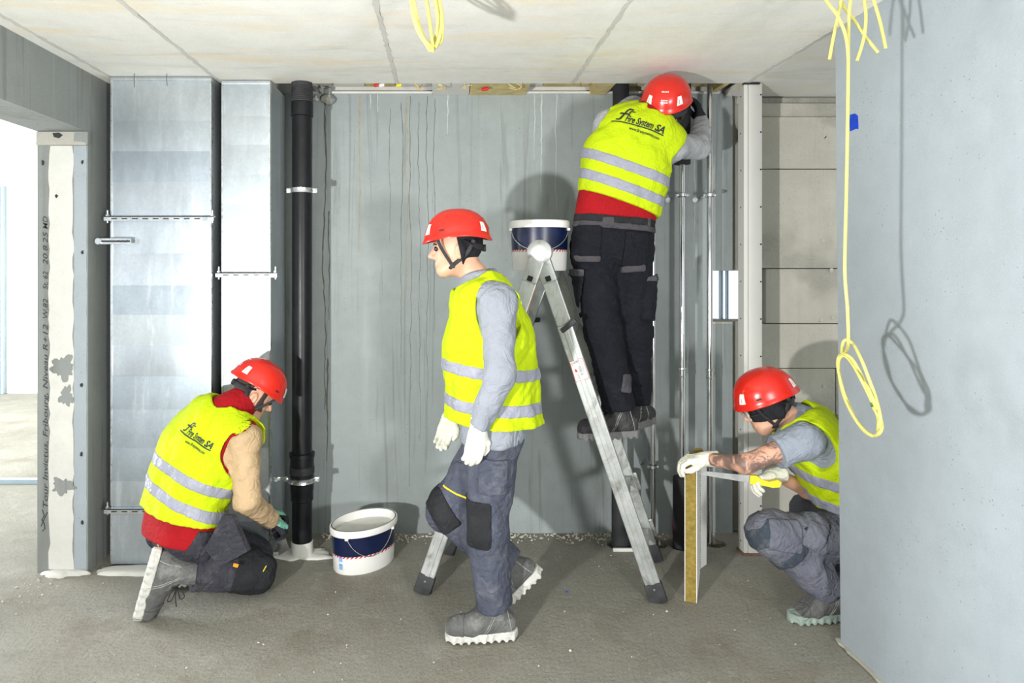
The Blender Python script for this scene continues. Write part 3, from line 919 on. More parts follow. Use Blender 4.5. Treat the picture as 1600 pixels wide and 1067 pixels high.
# slim stainless pipes with black foam sleeves
def slim_pipe(px, Y, label, z0=-.2, z1=CEIL + .1, r=.0162, clamps=(), couplings=(), sleeves=()):
    x = dx(px, Y)
    t = thing('stainless_pipe', (x, Y, 0), label, 'pipe', 'slim pipes along the back wall')
    MB().lathe((x, Y, 0), [(r, z0), (r, z1)], 24).build('pipe_shaft', M_chrome, t, True, 40)
    zc = lambda py: CAMZ - (py - CY) * Y / F
    for py in clamps:
        z = zc(py)
        c = MB().lathe((x, Y, 0), [(r + .001, z - .011), (r + .007, z - .011), (r + .007, z + .011), (r + .001, z + .011)], 24).build('pipe_clamp', M_rubber, t)
        MB().lathe((x, Y, 0), [(r + .004, z - .008), (r + .009, z - .008), (r + .009, z + .008), (r + .004, z + .008)], 24).build('band', M_zinc, c)
        for s in (-1, 1):
            MB().box((x + s * (r + .014) - .008, Y - .01, z - .008), (x + s * (r + .014) + .008, Y + .01, z + .008), .002).build('clamp_ear', M_zinc, c)
            MB().lathe((x + s * (r + .016), Y - .014, z), [(.006, -.004), (.006, .004)], 6, (0, 1, 0)).build('bolt', M_zinc, c)
        MB().tube([(x, Y + r, z), (x, WY, z)], .005, 8).build('rod', M_zinc, c)
        MB().lathe((x - .03, WY - .006, z - .012), [(.016, -.004), (.016, .006)], 14, (0, 1, 0)).build('wall_plate', M_zinc, c)
    for py in couplings:
        z = zc(py)
        MB().lathe((x, Y, 0), [(r, z - .03), (r + .005, z - .028), (r + .0055, z - .02), (r + .002, z - .015), (r + .002, z + .015), (r + .0055, z + .02), (r + .005, z + .028), (r, z + .03)], 24).build('press_coupling', M_chrome, t, True, 30)
    for ya, yb, R in sleeves:
        za, zb = zc(ya) if ya else CEIL + .08, (zc(yb) if yb else -.12)
        MB().lathe((x, Y, 0), [(R - .004, zb), (R, zb + .003), (R, za - .006), (R - .003, za), (r, za)], 32).build('foam_sleeve', M_foam, t, True, 40)
    return t
slim_pipe(970, RP, 'slim pipe in black foam sleeves at top and bottom, behind the ladder worker', sleeves=((None, 215, .046), (738, None, .052)))
slim_pipe(1020.5, RP + .03, 'bare slim stainless pipe close to the ladder worker\'s legs', r=.0135, clamps=(729,))
slim_pipe(1066, RP, 'slim stainless pipe entering a black foam sleeve the worker wraps overhead', clamps=(305,), couplings=(582,), sleeves=((None, 257, .046), (745, None, .052)))
slim_pipe(1109, RP + .01, 'bare slim stainless pipe nearest the white steel post', clamps=(305,), couplings=(584,))
tag(MB().box((dx(958, 3.84), 3.835, 0), (dx(990, 3.84), 3.85, .018), .003).build('foam_scrap', M_plaster), 'small white scrap at the edge of the floor hole', 'scrap')

# white steel post
po = thing('steel_post', (1.70, 3.82, 0), 'tall white painted steel post with a row of dark screws', 'post')
MB().box((1.652, 3.787, .012), (1.675, 3.865, CEIL - .002), .003).build('side_channel', M_post, po)
MB().box((1.677, 3.785, .012), (1.752, 3.865, CEIL - .002), .003).build('front_plate', M_post, po)
MB().box((1.645, 3.78, 0), (1.757, 3.87, .014), .002).build('foot_plate', simple('rusty_plate', sr(120, 90, 78), .8, 0, .3, 30), po)
MB().box((1.648, 3.775, CEIL - .010), (1.735, 3.80, CEIL - .001)).build('head_gap', M_screw, po)
for k in range(13):
    z = CAMZ - (148 + 58.4 * k - CY) * 3.785 / F
    if z < .05: break
    MB().lathe((1.744, 3.785, z), [(.0045, -.001), (.0045, .002)], 10, (0, -1, 0)).build('screw', M_screw, po)
    MB().lathe((1.6515, 3.826, z), [(.004, -.001), (.004, .002)], 10, (-1, 0, 0)).build('screw', M_screw, po)

# ceiling box and hanging cables
tag(MB().box((1.30, 2.47, CEIL - .01), (1.45, 2.58, CEIL), .002).build('ceiling_box', M_rubber), 'small dark electrical box let into the ceiling above the hanging cables', 'box')
LY = 2.15
cbl = 'cut cream cables hanging from the ceiling by the right wall'
def cable(pts, label, name='hanging_cable', r=.0052, group=cbl, n=8):
    o = MB().tube(spline(pts, n), r, 8).build(name, M_cable, None, True)
    o.data.set_sharp_from_angle(angle=math.radians(50))
    return tag(o, label, 'cable', group)
def cp(l, Y=LY): return [PX(x, y, Y + d) for x, y, d in l]
cable(cp([(1270, -70, .1), (1281, -20, .06), (1292, 2, .0), (1308, 24, -.015), (1319, 48, -.02), (1324, 72, -.02), (1325.5, 95, -.016)]), 'cut cream cable curving down onto the long looped cable')
cable(cp([(1320, -70, .05), (1318, -30, .04), (1313, 6, .02), (1305, 45, .02), (1300, 70, .02), (1296, 93, .02)]), 'leftmost cream cable end of the bunch by the right wall')
cable(cp([(1300, -70, .08), (1306, -25, .08), (1316, 6, .05), (1335, 32, .04), (1353, 58, .04), (1372, 82, .04)]), 'cream cable slanting down to the right across the bunch')
cable(cp([(1344, -70, .03), (1347, -30, .03), (1350.5, 0, .02), (1353, 25, .015), (1351, 52, .015), (1346, 74, .015), (1339, 95, .015)]), 'cream cable bowing outwards then hooking back to the left')
cable(cp([(1345, -70, 0), (1355, -30, 0), (1365, 0, 0), (1376, 38, 0), (1384, 76, 0)]), 'rightmost cream cable end of the bunch by the right wall')
# the long one with its coil
lp = [(1338, -70, 0), (1334, -30, 0), (1329, 0, 0), (1326, 40, 0), (1325, 150, 0), (1322.5, 300, 0), (1320, 420, 0), (1324, 480, 0), (1325.5, 530, 0)]
# knot and coil as loops in a plane turned to the wall
cc = PX(1345, 608, LY)
du = nrm(V(.62, .72, 0)); dv = V(0, 0, 1)
def ring(rx, rz, a0, a1, tilt, off=0.0, n=10):
    out = []
    for i in range(n + 1):
        a = math.radians(a0 + (a1 - a0) * i / n)
        x, z = rx * math.cos(a), rz * math.sin(a)
        out.append(cc + du * (x * math.cos(tilt) + z * math.sin(tilt)) + dv * (-x * math.sin(tilt) + z * math.cos(tilt)) + V(off * math.cos(3 * a), off * math.sin(2 * a), 0))
    return out
long_pts = cp(lp)
loopA = cp([(1323, 548, .0), (1316, 552, -.01), (1317, 536, -.01), (1323, 531, 0.0), (1334, 539, .02), (1346, 562, .03), (1357, 590, .03), (1368, 620, .02), (1375, 648, .01), (1376, 668, 0), (1369, 680, -.01), (1358, 678, -.02),
            (1341, 660, -.03), (1326, 632, -.035), (1315, 600, -.035), (1309, 570, -.03), (1312, 556, -.02), (1322, 554, -.005), (1333, 563, .015), (1347, 588, .03), (1359, 612, .03), (1370, 640, .02), (1378, 662, .01), (1375, 676, .0), (1364, 681, -.01),
            (1350, 673, -.02), (1335, 652, -.03), (1320, 622, -.03), (1312, 590, -.03), (1311, 564, -.02), (1319, 556, -.008), (1330, 566, .012), (1344, 590, .025), (1358, 618, .022), (1370, 645, .012), (1375, 660, .004), (1372, 672, 0), (1373, 660, -.005), (1371, 648, -.008), (1365, 637, -.01)])
for i_, q_ in enumerate(loopA):
    px_ = q_[0] * F / q_[1] + CX; py_ = CY + (CAMZ - q_[2]) * F / q_[1]
    loopA[i_] = PX(px_, py_, LY + .15 - .23 * (px_ - 1309) / 71 + .012 * math.sin(i_ * 2.1))
lc = cable(long_pts + loopA, 'long cream cable hanging beside the right wall, ending in a loose coil', 'coiled_cable', n=5)
for i, m in enumerate((M_blackp, M_green, M_blackp)):
    e = loopA[-1]
    MB().tube([e, e + V(-.010, 0, .008 + .004 * i)], .0016, 5).build('wire_core', m, lc)
CYY = 2.25
coil = []
for k, (rx, rz, ox) in enumerate(((22, 58, 0), (20, 62, 3), (18, 55, -2), (21, 60, 2))):
    for i in range(12):
        a = 2 * math.pi * i / 12 + .5 * k / 12
        x, y = rx * math.cos(a + 1.57), rz * math.sin(a + 1.57)
        t_ = math.radians(-10)
        coil.append(PX(666 + ox + x * math.cos(t_) - y * math.sin(t_), 14 - (-y) * 1.0 * math.cos(t_) + x * math.sin(t_), CYY + .02 * math.sin(2 * a + k)))
cable([PX(650, -140, CYY), PX(655, -80, CYY)] + coil, 'coil of cream cable dangling from the ceiling near the camera', 'coiled_cable', .0062, None, 4)

# ================================================================== buckets
def bucket(cx, cy, z0, a, b_, h, rot, label, lidded, swing):
    t = thing('bucket', (cx, cy, z0), label, 'bucket', 'oval plastic buckets with navy band')
    tp = lambda u: .93 + .07 * u
    def ring_mb(profile, cap=False, n=64):
        return MB().lathe((cx, cy, z0), profile, n, (0, 0, 1), a, b_, rot, cap)
    T = .012
    shell = ring_mb([(0.02, .001), (tp(0) - .02, .0), (tp(.03), h * .03), (tp(1), h)] + ([(tp(1), h)] if lidded else [(tp(1), h), (tp(1) - .03, h), (tp(.2) - .03, .05), (.02, .05)]), False)
    shell.build('bucket_body', M_bucket, t, True, 40)
    ring_mb([(tp(.42) + .006, h * .42), (tp(.88) + .006, h * .88)], False).build('navy_band', M_navy, t, True)
    ring_mb([(tp(1), h - .034), (tp(1) + .035, h - .034), (tp(1) + .045, h - .028), (tp(1) + .045, h - .004), (tp(1) + .03, h), (tp(1) - .03, h), (tp(1) - .03, h - .02)], False).build('rim', M_bucket, t, True, 35)
    if lidded:
        ring_mb([(tp(1) + .03, h), (tp(1), h + .004), (.02, h + .003)], False).build('lid', M_bucket, t, True, 35)
    else:
        ring_mb([(tp(1) - .06, h - .045), (.5, h - .052), (.02, h - .055)], False).build('filler_paste', M_plaster, t, True)
    n = 44
    e1 = V(math.cos(rot), math.sin(rot), 0); e2 = V(-math.sin(rot), math.cos(rot), 0)
    def sp_(ang, z, k=1.006):
        r = tp(z / h) * k
        return V(cx, cy, z0 + z) + e1 * a * r * math.cos(ang) + e2 * b_ * r * math.sin(ang)
    zb = h * .405
    mb = MB()
    for i in range(n):
        a0 = 2 * math.pi * i / n; a1 = a0 + 2 * math.pi / n * .5; sh = 2 * math.pi / n * .5
        mb.add([sp_(a0, zb - .006), sp_(a1, zb - .006), sp_(a1 + sh, zb + .004), sp_(a0 + sh, zb + .004)], [(0, 1, 2, 3)])
    mb.build('red_dash_line', M_redp, t)
    # wire bail
    pA, pB = sp_(swing[0], h * .84, 1.03), sp_(swing[1], h * .84, 1.03)
    bail = []
    for i in range(11):
        u = i / 10
        bail.append(sp_(swing[0] + (swing[1] - swing[0]) * u, h * (.84 - .44 * math.sin(math.pi * u) ** .8), 1.035 + .05 * math.sin(math.pi * u)))
    MB().tube(spline(bail, 4), .0022, 6).build('wire_handle', M_zinc, t, True)
    for p in (pA, pB):
        MB().lathe(p - V(0, 0, .008), [(.003, 0), (.010, .002), (.010, .014), (.003, .016)], 12).build('handle_lug', M_bucket, t)
    # small print block and drips
    mb = MB()
    for (u0, zf, hh) in ((-.30, .30, .03), (-.30, .22, .006), (-.30, .12, .03)):
        mb.add([sp_(swing[0] + u0 - .06, h * zf), sp_(swing[0] + u0 + .10, h * zf), sp_(swing[0] + u0 + .10, h * zf + hh), sp_(swing[0] + u0 - .06, h * zf + hh)], [(0, 1, 2, 3)])
    mb.build('print_block', simple('blue_print', sr(120, 170, 220), .5), t)
    return t
bucket(dx(569, 3.70), 3.70, 0, .198, .138, .232, math.radians(48), 'open oval bucket of white filler standing on the floor', False, (-2.65, -1.1))
# ================================================================== ladder
LN, RN, RF, LF = V(-.117, 3.365, 0), V(1.02, 3.275, 0), V(1.135, 3.70, 0), V(.0, 3.80, 0)
HN, HF = V(.455, 3.315, 1.672), V(.575, 3.745, 1.672)
lad = thing('folding_ladder', (.5, 3.5, 0), 'paint-spattered aluminium telescopic step ladder opened into an A-frame', 'ladder')
def leg(foot, hinge, tag_):
    d = nrm(hinge - foot); L = np.linalg.norm(hinge - foot)
    across = nrm((RF - RN)[:3])
    side = nrm(np.cross(across, d))
    inner_a, inner_b = foot + d * (L * .40), hinge
    st = MB().beam(inner_a, inner_b, side, .074, .026, .005).build('stile', M_alu, lad)
    out = across * (-.012 if tag_ == 'near' else .012)
    so = MB().beam(foot + d * .055 + out, foot + d * (L * .79) + out, side, .074, .030, .006).build('outer_stile', M_alu, lad)
    MB().beam(foot + d * .06 + out * 2.4, foot + d * (L * .785) + out * 2.4, side, .022, .004, .002).build('stile_rib', M_alu, so)
    f = MB()
    f.obox(foot + d * .048 + out, side, np.cross(d, side), d, .043, .021, .05, .010)
    fo = f.build('rubber_foot', M_rubber, lad, True, 40)
    MB().lathe(foot + d * .07 + out * 2.6, [(.005, -.002), (.005, .003)], 8, -across if tag_ == 'near' else across).build('rivet', M_zinc, fo)
    lk = foot + d * (L * .785) + side * .02
    MB().obox(lk + out * 2.2, nrm(side * .9 + d * .35), across, nrm(d - side * .3), .045, .014, .013, .010).build('locking_knob', M_rubber, lad, True, 50)
    return d, side, L
legs = {}
for nm, ft, hg, tg in (('ln', LN, HN, 'near'), ('rn', RN, HN, 'near'), ('rf', RF, HF, 'far'), ('lf', LF, HF, 'far')):
    legs[nm] = leg(ft, hg, tg)
ax = nrm(HF - HN)
for H, s in ((HN, -1), (HF, 1)):
    c = H + V(0, 0, .0)
    MB().lathe(c, [(.053, -.024), (.060, -.020), (.060, .020), (.053, .024), (.03, .026), (.012, .026)], 28, ax * s).build('hinge_disc', M_alu, lad, True, 40)
    for l in ('ln', 'rn') if s < 0 else ('lf', 'rf'):
        d, side, L = legs[l]
        MB().obox(c - d * .085 + ax * s * .004, side, ax, d, .040, .019, .07, .012).build('hinge_arm', M_alu, lad, True, 40)
        q = c - d * .135 + ax * s * .0175
        MB().obox(q + ax * s * .006, side, ax, d, .013, .004, .013, .003).build('square_hole', M_dark, lad)
RZ = [.17, .45, .725, 1.0, 1.28, 1.565]
for z in RZ:
    for a, b in ((RN, RF), (LN, LF)):
        p = a + (HN - a) * (z / HN[2]); q = b + (HF - b) * (z / HF[2])
        MB().beam(p + ax * .008, q - ax * .008, (0, 0, 1), .030, .034, .006).build('rung', M_alu, lad)
for a, b in ((LN, LF),):
    p = a + (HN - a) * .86
    d = legs['ln'][0]
    n_ = nrm(np.cross(ax, d))
    MB().obox(p + nrm(V(1, 0, -.3)) * .036 + ax * .012, d, ax, n_, .085, .008, .002).build('warning_strip', M_orange, lad)
# extra plates low on the far right stile
d, side, L = legs['rf']
for k, z in enumerate((.42, .30, .17)):
    c = RF + d * (z / d[2])
    MB().obox(c + ax * .02 + side * .01 * (-1) ** k, side, ax, d, .045, .010, .05, .008).build('guide_plate', M_alu, lad)
# sticker on the near right stile
d, side, L = legs['rn']
sd = side if side[0] > 0 else -side
fc = RN + d * (L * .655) - ax * .0285
fc = RN + (HN - RN) * ((CAMZ - (577 - CY) * 3.29 / F) / HN[2]) - ax * (.0285)
MB().obox(fc, sd, ax, d, .033, .0012, .052).build('sticker', M_whitep, lad)
stk = [o for o in lad.children if o.name.startswith('sticker')][0]
for k in (-1, 1):
    MB().obox(fc + d * .05 * k - ax * .0016, sd, ax, d, .033, .0006, .0013).obox(fc + sd * .032 * k - ax * .0016, sd, ax, d, .0010, .0006, .052).build('sticker_border', M_redp, stk)
off = -ax * .0022
flat_text('sticker_text', 'Fire System SA', fc + d * .024 - sd * .026 + off, sd, d, .052, M_redp, stk, .3, bold=.02)
MB().prism([fc + off + sd * x + d * y for x, y in ((-.020, -.006), (-.012, -.010), (-.009, .0), (-.013, .006), (-.015, .014), (-.019, .006), (-.023, .002))], off * .2).build('flame_mark', M_redp, stk)
mb = MB()
for k in range(5):
    mb.obox(fc + off + d * (.014 - .006 * k) + sd * .013, sd, ax, d, .012, .0004, .0010)
for k in range(4):
    mb.obox(fc + off + d * (-.020 - .007 * k) - sd * .016, sd, ax, d, .008, .0004, .0009)
mb.obox(fc + off + d * -.022 + sd * .012, sd, ax, d, .009, .0004, .001).obox(fc + off + d * .043, sd, ax, d, .016, .0004, .0010).obox(fc + off + d * .037, sd, ax, d, .026, .0004, .0010)
mb.build('sticker_line', M_blackp, stk)
bucket(.483, 3.535, 1.5815, .148, .128, .252, math.radians(-6), 'lidded oval bucket with navy band perched on the ladder rungs', True, (-2.9, -.25))

# ================================================================== insulation boards and saw
bz = .632
b1a, b1b = PX(1070, 943, 3.247), PX(1089, 943, 3.247)
dirb = nrm(V(.136, .325, 0)); ln = .352
bt = thing('insulation_board', (b1a + b1b) / 2 * V(1, 1, 0), 'thick white-faced mineral wool board standing upright, edge towards the camera', 'board', 'mineral wool boards by the squatting worker')
nb = V(dirb[1], -dirb[0], 0)       # towards the visible white face
wT = .056
o0 = V(b1b[0], b1b[1], 0)
def slab(o, d, n, L, t, z0, z1, bev=.003):
    mb = MB(); mb.obox(o + d * L / 2 - n * t / 2 + V(0, 0, (z0 + z1) / 2), d, n, V(0, 0, 1), L / 2, t / 2, (z1 - z0) / 2, bev)
    return mb
core = slab(o0 - nb * .003, dirb, nb, ln, wT - .006, 0, bz).build('wool_core', M_wool, bt)
slab(o0 + dirb * .001, dirb, nb, ln - .002, .003, 0.001, bz - .002, .001).build('white_facing', M_coat, bt)
slab(o0 - nb * (wT - .003) + dirb * .001, dirb, nb, ln - .002, .003, 0.001, bz - .002, .001).build('white_facing', M_coat, bt)
rnd = random.Random(4)
mb = MB()
for k in range(46):
    z = .02 + k * (bz - .04) / 46
    c = o0 + dirb * (ln - .004) + V(0, 0, z) + nb * .001
    mb.obox(c, dirb, nb, V(0, 0, 1), rnd.uniform(.001, .005), .0012, rnd.uniform(.002, .006))
mb.build('torn_edge', M_wool, bt)
o1 = V(PX(1093.5, 895, 3.572)[0] + .004, 3.572 + .03, 0)
d1_ = nrm(V(.06, .060, 0)); n1_ = V(d1_[1], -d1_[0], 0)
bt2 = thing('insulation_board', o1, 'smaller white-faced wool board standing behind the thick board', 'board', 'mineral wool boards by the squatting worker')
slab(o1 - n1_ * .003, d1_, n1_, .10, .044, 0, .60).build('wool_core', M_wool, bt2)
slab(o1, d1_, n1_, .099, .003, .001, .598, .001).build('white_facing', M_coat, bt2)
tag(MB().bm((lambda bm: (bmesh.ops.create_icosphere(bm, subdivisions=2, radius=.022, matrix=Matrix.Translation(Vector(PX(1092, 706, 3.36)))), [setattr(v, 'co', v.co + Vector((random.Random(int(v.co.x * 9999)).uniform(-.005, .005), 0, random.Random(int(v.co.z * 9999)).uniform(-.006, .004)))) for v in bm.verts], bm)[-1])(bmesh.new())).build('wool_offcut', M_wool, None),
    'torn tuft of yellow mineral wool held on top of the thick board', 'wool')
# ================================================================== implicit-surface modelling for the workers
def cone(P, a, b, ra, rb):
    a = np.asarray(a, np.float32); b = np.asarray(b, np.float32)
    ab = b - a
    L2 = float(ab @ ab) + 1e-12
    pa = P - a
    t = np.clip((pa @ ab) / L2, 0, 1)
    q = pa - t[:, None] * ab
    return np.sqrt((q * q).sum(1)) - (ra + (rb - ra) * t)

def ell(P, c, R, r):
    q = (P - np.asarray(c, np.float32)) @ np.asarray(R, np.float32).T
    r = np.asarray(r, np.float32)
    k0 = np.sqrt(((q / r) ** 2).sum(1)) + 1e-9
    k1 = np.sqrt(((q / (r * r)) ** 2).sum(1)) + 1e-9
    return k0 * (k0 - 1) / k1

def rbox(P, c, R, h, r=0.01):
    q = np.abs((P - np.asarray(c, np.float32)) @ np.asarray(R, np.float32).T) - (np.asarray(h, np.float32) - r)
    return np.sqrt((np.maximum(q, 0) ** 2).sum(1)) + np.minimum(q.max(1), 0) - r

def plane(P, p, n):
    n = nrm(n).astype(np.float32)
    return (P - np.asarray(p, np.float32)) @ n

def smin(a, b, k):
    h = np.maximum(k - np.abs(a - b), 0) / k
    return np.minimum(a, b) - h * h * k * .25

def smax(a, b, k):
    return -smin(-a, -b, k)

def chain(P, pts, rs, k=None):
    d = None
    for i in range(len(pts) - 1):
        e = cone(P, pts[i], pts[i + 1], rs[i], rs[i + 1])
        d = e if d is None else (smin(d, e, k) if k else np.minimum(d, e))
    return d

def folds(P, amp, freq, seed, axis=None):
    """soft cloth creases"""
    r_ = np.random.RandomState(seed)
    out = np.zeros(len(P), np.float32)
    for i in range(5):
        k = r_.normal(size=3); k /= np.linalg.norm(k)
        if axis is not None:
            k = nrm(k * .6 + np.asarray(axis) * (1 if i % 2 else -1))
        k2 = r_.normal(size=3)
        f = freq * (0.6 + .35 * i)
        k = k.astype(np.float32); k2 = k2.astype(np.float32)
        s_ = np.sin(P @ k * f + 1.7 * np.sin(P @ k2 * f * .35 + i))
        out += (1 - np.abs(s_)) / (1 + .45 * i)
    return (out / 2.6 - .5) * amp

def surf(fn, lo, hi, h):
    """surface nets over a block-culled grid"""
    B = 8
    lo = np.asarray(lo, float); hi = np.asarray(hi, float)
    nb = np.ceil((hi - lo) / (h * B)).astype(int) + 1
    n = nb * B
    bc = np.stack(np.meshgrid(*[np.arange(k) for k in nb], indexing='ij'), -1).reshape(-1, 3)
    cpos = (lo + (bc * B + (B - 1) / 2) * h).astype(np.float32)
    dc = fn(cpos)
    keep = np.abs(dc) < B * h * .95 + .018
    Fd = np.ones(n, np.float32)
    Fb = Fd.reshape(nb[0], B, nb[1], B, nb[2], B)
    sg = np.where(dc < 0, -1, 1).reshape(nb)
    Fb *= sg[:, None, :, None, :, None]
    off = np.stack(np.meshgrid(*[np.arange(B)] * 3, indexing='ij'), -1).reshape(-1, 3)
    kb = bc[keep]
    CH = 500
    for s in range(0, len(kb), CH):
        ks = kb[s:s + CH]
        idx = (ks[:, None, :] * B + off[None]).reshape(-1, 3)
        Fd[idx[:, 0], idx[:, 1], idx[:, 2]] = fn((lo + idx * h).astype(np.float32))
    S = Fd < 0
    c = [S[i:n[0] - 1 + i, j:n[1] - 1 + j, k:n[2] - 1 + k] for i in (0, 1) for j in (0, 1) for k in (0, 1)]
    al = c[0].copy(); an = c[0].copy()
    for x in c[1:]:
        al &= x; an |= x
    cells = np.argwhere(an & ~al)
    if not len(cells): return np.zeros((0, 3)), np.zeros((0, 4), int)
    ids = -np.ones(n - 1, np.int64)
    ids[cells[:, 0], cells[:, 1], cells[:, 2]] = np.arange(len(cells))
    cor = np.array([(i, j, k) for i in (0, 1) for j in (0, 1) for k in (0, 1)])
    vals = np.stack([Fd[cells[:, 0] + a, cells[:, 1] + b, cells[:, 2] + d] for a, b, d in cor], 1)
    acc = np.zeros((len(cells), 3)); cnt = np.zeros(len(cells))
    for a in range(8):
        for b in range(a + 1, 8):
            if np.abs(cor[a] - cor[b]).sum() != 1: continue
            va, vb = vals[:, a], vals[:, b]
            m = (va < 0) != (vb < 0)
            t = np.where(m, va / (va - vb + 1e-20), 0)
            acc += np.where(m[:, None], cor[a] + t[:, None] * (cor[b] - cor[a]), 0)
            cnt += m
    verts = lo + (cells + acc / cnt[:, None]) * h
    quads = []
    for axn in range(3):
        sl0 = [slice(1, n[i] - 1) for i in range(3)]; sl1 = list(sl0)
        sl0[axn] = slice(0, n[axn] - 1); sl1[axn] = slice(1, n[axn])
        A, Bv = S[tuple(sl0)], S[tuple(sl1)]
        e = np.argwhere(A != Bv)
        if not len(e): continue
        flip = A[e[:, 0], e[:, 1], e[:, 2]]
        base = e + 1
        base[:, axn] -= 1
        u, v = (axn + 1) % 3, (axn + 2) % 3
        def at(du, dv):
            q = base.copy(); q[:, u] += du; q[:, v] += dv
            return ids[q[:, 0], q[:, 1], q[:, 2]]
        q = np.stack([at(-1, -1), at(0, -1), at(0, 0), at(-1, 0)], 1)
        q[~flip] = q[~flip][:, ::-1]
        quads.append(q)
    F4 = np.concatenate(quads)
    F4 = F4[(F4 >= 0).all(1)]
    # two rounds of light smoothing
    for _ in range(1):
        s_ = np.zeros_like(verts); cn = np.zeros(len(verts))
        for a, b in ((0, 1), (1, 2), (2, 3), (3, 0)):
            np.add.at(s_, F4[:, a], verts[F4[:, b]]); np.add.at(s_, F4[:, b], verts[F4[:, a]])
            np.add.at(cn, F4[:, a], 1); np.add.at(cn, F4[:, b], 1)
        verts = verts * .5 + .5 * s_ / np.maximum(cn, 1)[:, None]
    return verts, F4

def sdf_obj(name, fn, pts, pad, h, mat, parent, mats=None):
    pts = np.array(pts)
    v, f = surf(fn, pts.min(0) - pad, pts.max(0) + pad, h)
    return mesh_obj(name, v, f, mat, parent, True, mats)

M_seam = simple('pale_seam', sr(150, 150, 146), .7)
class Worker:
    def __init__(s, label, J, seed):
        s.J = J; s.seed = seed
        J = {k: np.asarray(v, float) for k, v in J.items()}
        s.j = J
        s.pr, s.cr = nrm(J['pr']), nrm(J['cr'])
        s.up_p = nrm(J['waist'] - J['pelvis']); s.up_c = nrm(J['neck'] - J['chest'])
        s.pr = nrm(s.pr - s.up_p * (s.pr @ s.up_p)); s.cr = nrm(s.cr - s.up_c * (s.cr @ s.up_c))
        s.pf = np.cross(s.up_p, s.pr); s.cf = np.cross(s.up_c, s.cr)
        s.upp = J['chest'] * .42 + J['neck'] * .58
        s.hip = {q: J.get('hip' + q, J['pelvis'] + s.pr * (.092 if q == 'R' else -.092) - s.up_p * .03) for q in 'LR'}
        s.hu = nrm(J['head_up']); s.hf = nrm(J['head_fwd'] - s.hu * (J['head_fwd'] @ s.hu)); s.hr = np.cross(s.hf, s.hu)
        s.HR = np.stack([s.hr, s.hf, s.hu])
        base = J['pelvis'].copy(); base[2] = min(J['ankL'][2], J['ankR'][2]) - .1
        s.t = thing('person', base, label, 'person', 'construction workers in hi-vis vests')
    # ---- fields
    def torso(s, P, e, k=.07, wide=0.0, deep=0.0):
        J = s.j
        d = None
        wr = .5 * (s.pr + s.cr)
        wr = nrm(wr)
        for q in (-1, 0, 1):
            pts = [J['pelvis'] + s.pr * q * .088, J['waist'] + wr * q * .080, J['chest'] + s.cr * q * (.088 + wide), s.upp + s.cr * q * .085]
            c = chain(P, pts, [.108 + e, .100 + e, .112 + e, .082 + e])
            d = c if d is None else smin(d, c, k)
        if deep:
            for q in (-1, 1):
                pts = [J['pelvis'] + s.pf * q * deep * 1.2, J['waist'] + s.pf * q * deep, J['chest'] + s.cf * q * deep * .8]
                d = smin(d, chain(P, pts, [.108 + e, .104 + e, .112 + e]), k)
        for q in 'LR':
            d = smin(d, cone(P, s.upp, J['sh' + q], .075 + e, .058 + e), .06)
        d = smin(d, cone(P, s.upp, J['neck'], .08 + e, .06 + e), .05)
        return d
    def arm(s, P, q, e, r=(.060, .046, .034), cut=None):
        J = s.j
        return chain(P, [J['sh' + q], J['el' + q], J['wr' + q]], [r[0] + e, r[1] + e, r[2] + e], .03)
    def leg(s, P, q, e, r=(.088, .064, .050)):
        J = s.j
        return chain(P, [s.hip[q], J['kn' + q], J['ank' + q]], [r[0] + e, r[1] + e, r[2] + e], .03)
    def pts_torso(s):
        J = s.j
        return [J['pelvis'], J['waist'], J['chest'], J['neck'], J['shL'], J['shR']]
    def head_d(s, P, neck=True):
        J = s.j
        c = J['head']
        def w(x, y, z): return c + s.hr * x + s.hf * y + s.hu * z
        d = ell(P, w(0, -.012, .028), s.HR, (.076, .098, .096))
        d = smin(d, ell(P, w(0, .028, -.035), s.HR, (.060, .066, .085)), .03)
        d = smin(d, cone(P, w(-.028, .062, -.095), w(.028, .062, -.095), .022, .022), .03)
        d = smin(d, cone(P, w(-.052, .0, -.06), w(-.03, .055, -.09), .022, .02), .03)
        d = smin(d, cone(P, w(.052, .0, -.06), w(.03, .055, -.09), .022, .02), .03)
        d = smin(d, cone(P, w(-.032, .082, .020), w(.032, .082, .020), .013, .013), .012)
        d = smin(d, cone(P, w(0, .092, .008), w(0, .113, -.030), .008, .0125), .012)
        d = smin(d, cone(P, w(-.012, .098, -.036), w(.012, .098, -.036), .009, .009), .008)
        for q in (-1, 1):
            d = smax(d, -(np.sqrt(((P - w(q * .031, .101, .002).astype(np.float32)) ** 2).sum(1)) - .0155), .008)
        d = smin(d, cone(P, w(-.019, .086, -.064), w(.019, .086, -.064), .0085, .0085), .006)
        d = smin(d, cone(P, w(-.015, .084, -.076), w(.015, .084, -.076), .0085, .0085), .006)
        for q in (-1, 1):
            e = ell(P, w(q * .079, -.014, -.012), s.HR, (.011, .020, .033))
            e = smax(e, -ell(P, w(q * .088, -.008, -.012), s.HR, (.007, .010, .018)), .006)
            d = smin(d, e, .008)
        if neck:
            d = smin(d, cone(P, w(0, -.022, -.05), J['neck'], .056, .060), .03)
        return d
    def hole(s, P, q, rf, ru):
        """armhole: an oval tube through the shoulder, < 0 inside"""
        v = P - s.j['sh' + q].astype(np.float32)
        f = v @ s.cf.astype(np.float32); u = v @ s.up_c.astype(np.float32) + .035
        return (np.sqrt((f / rf) ** 2 + (u / ru) ** 2) - 1) * min(rf, ru)
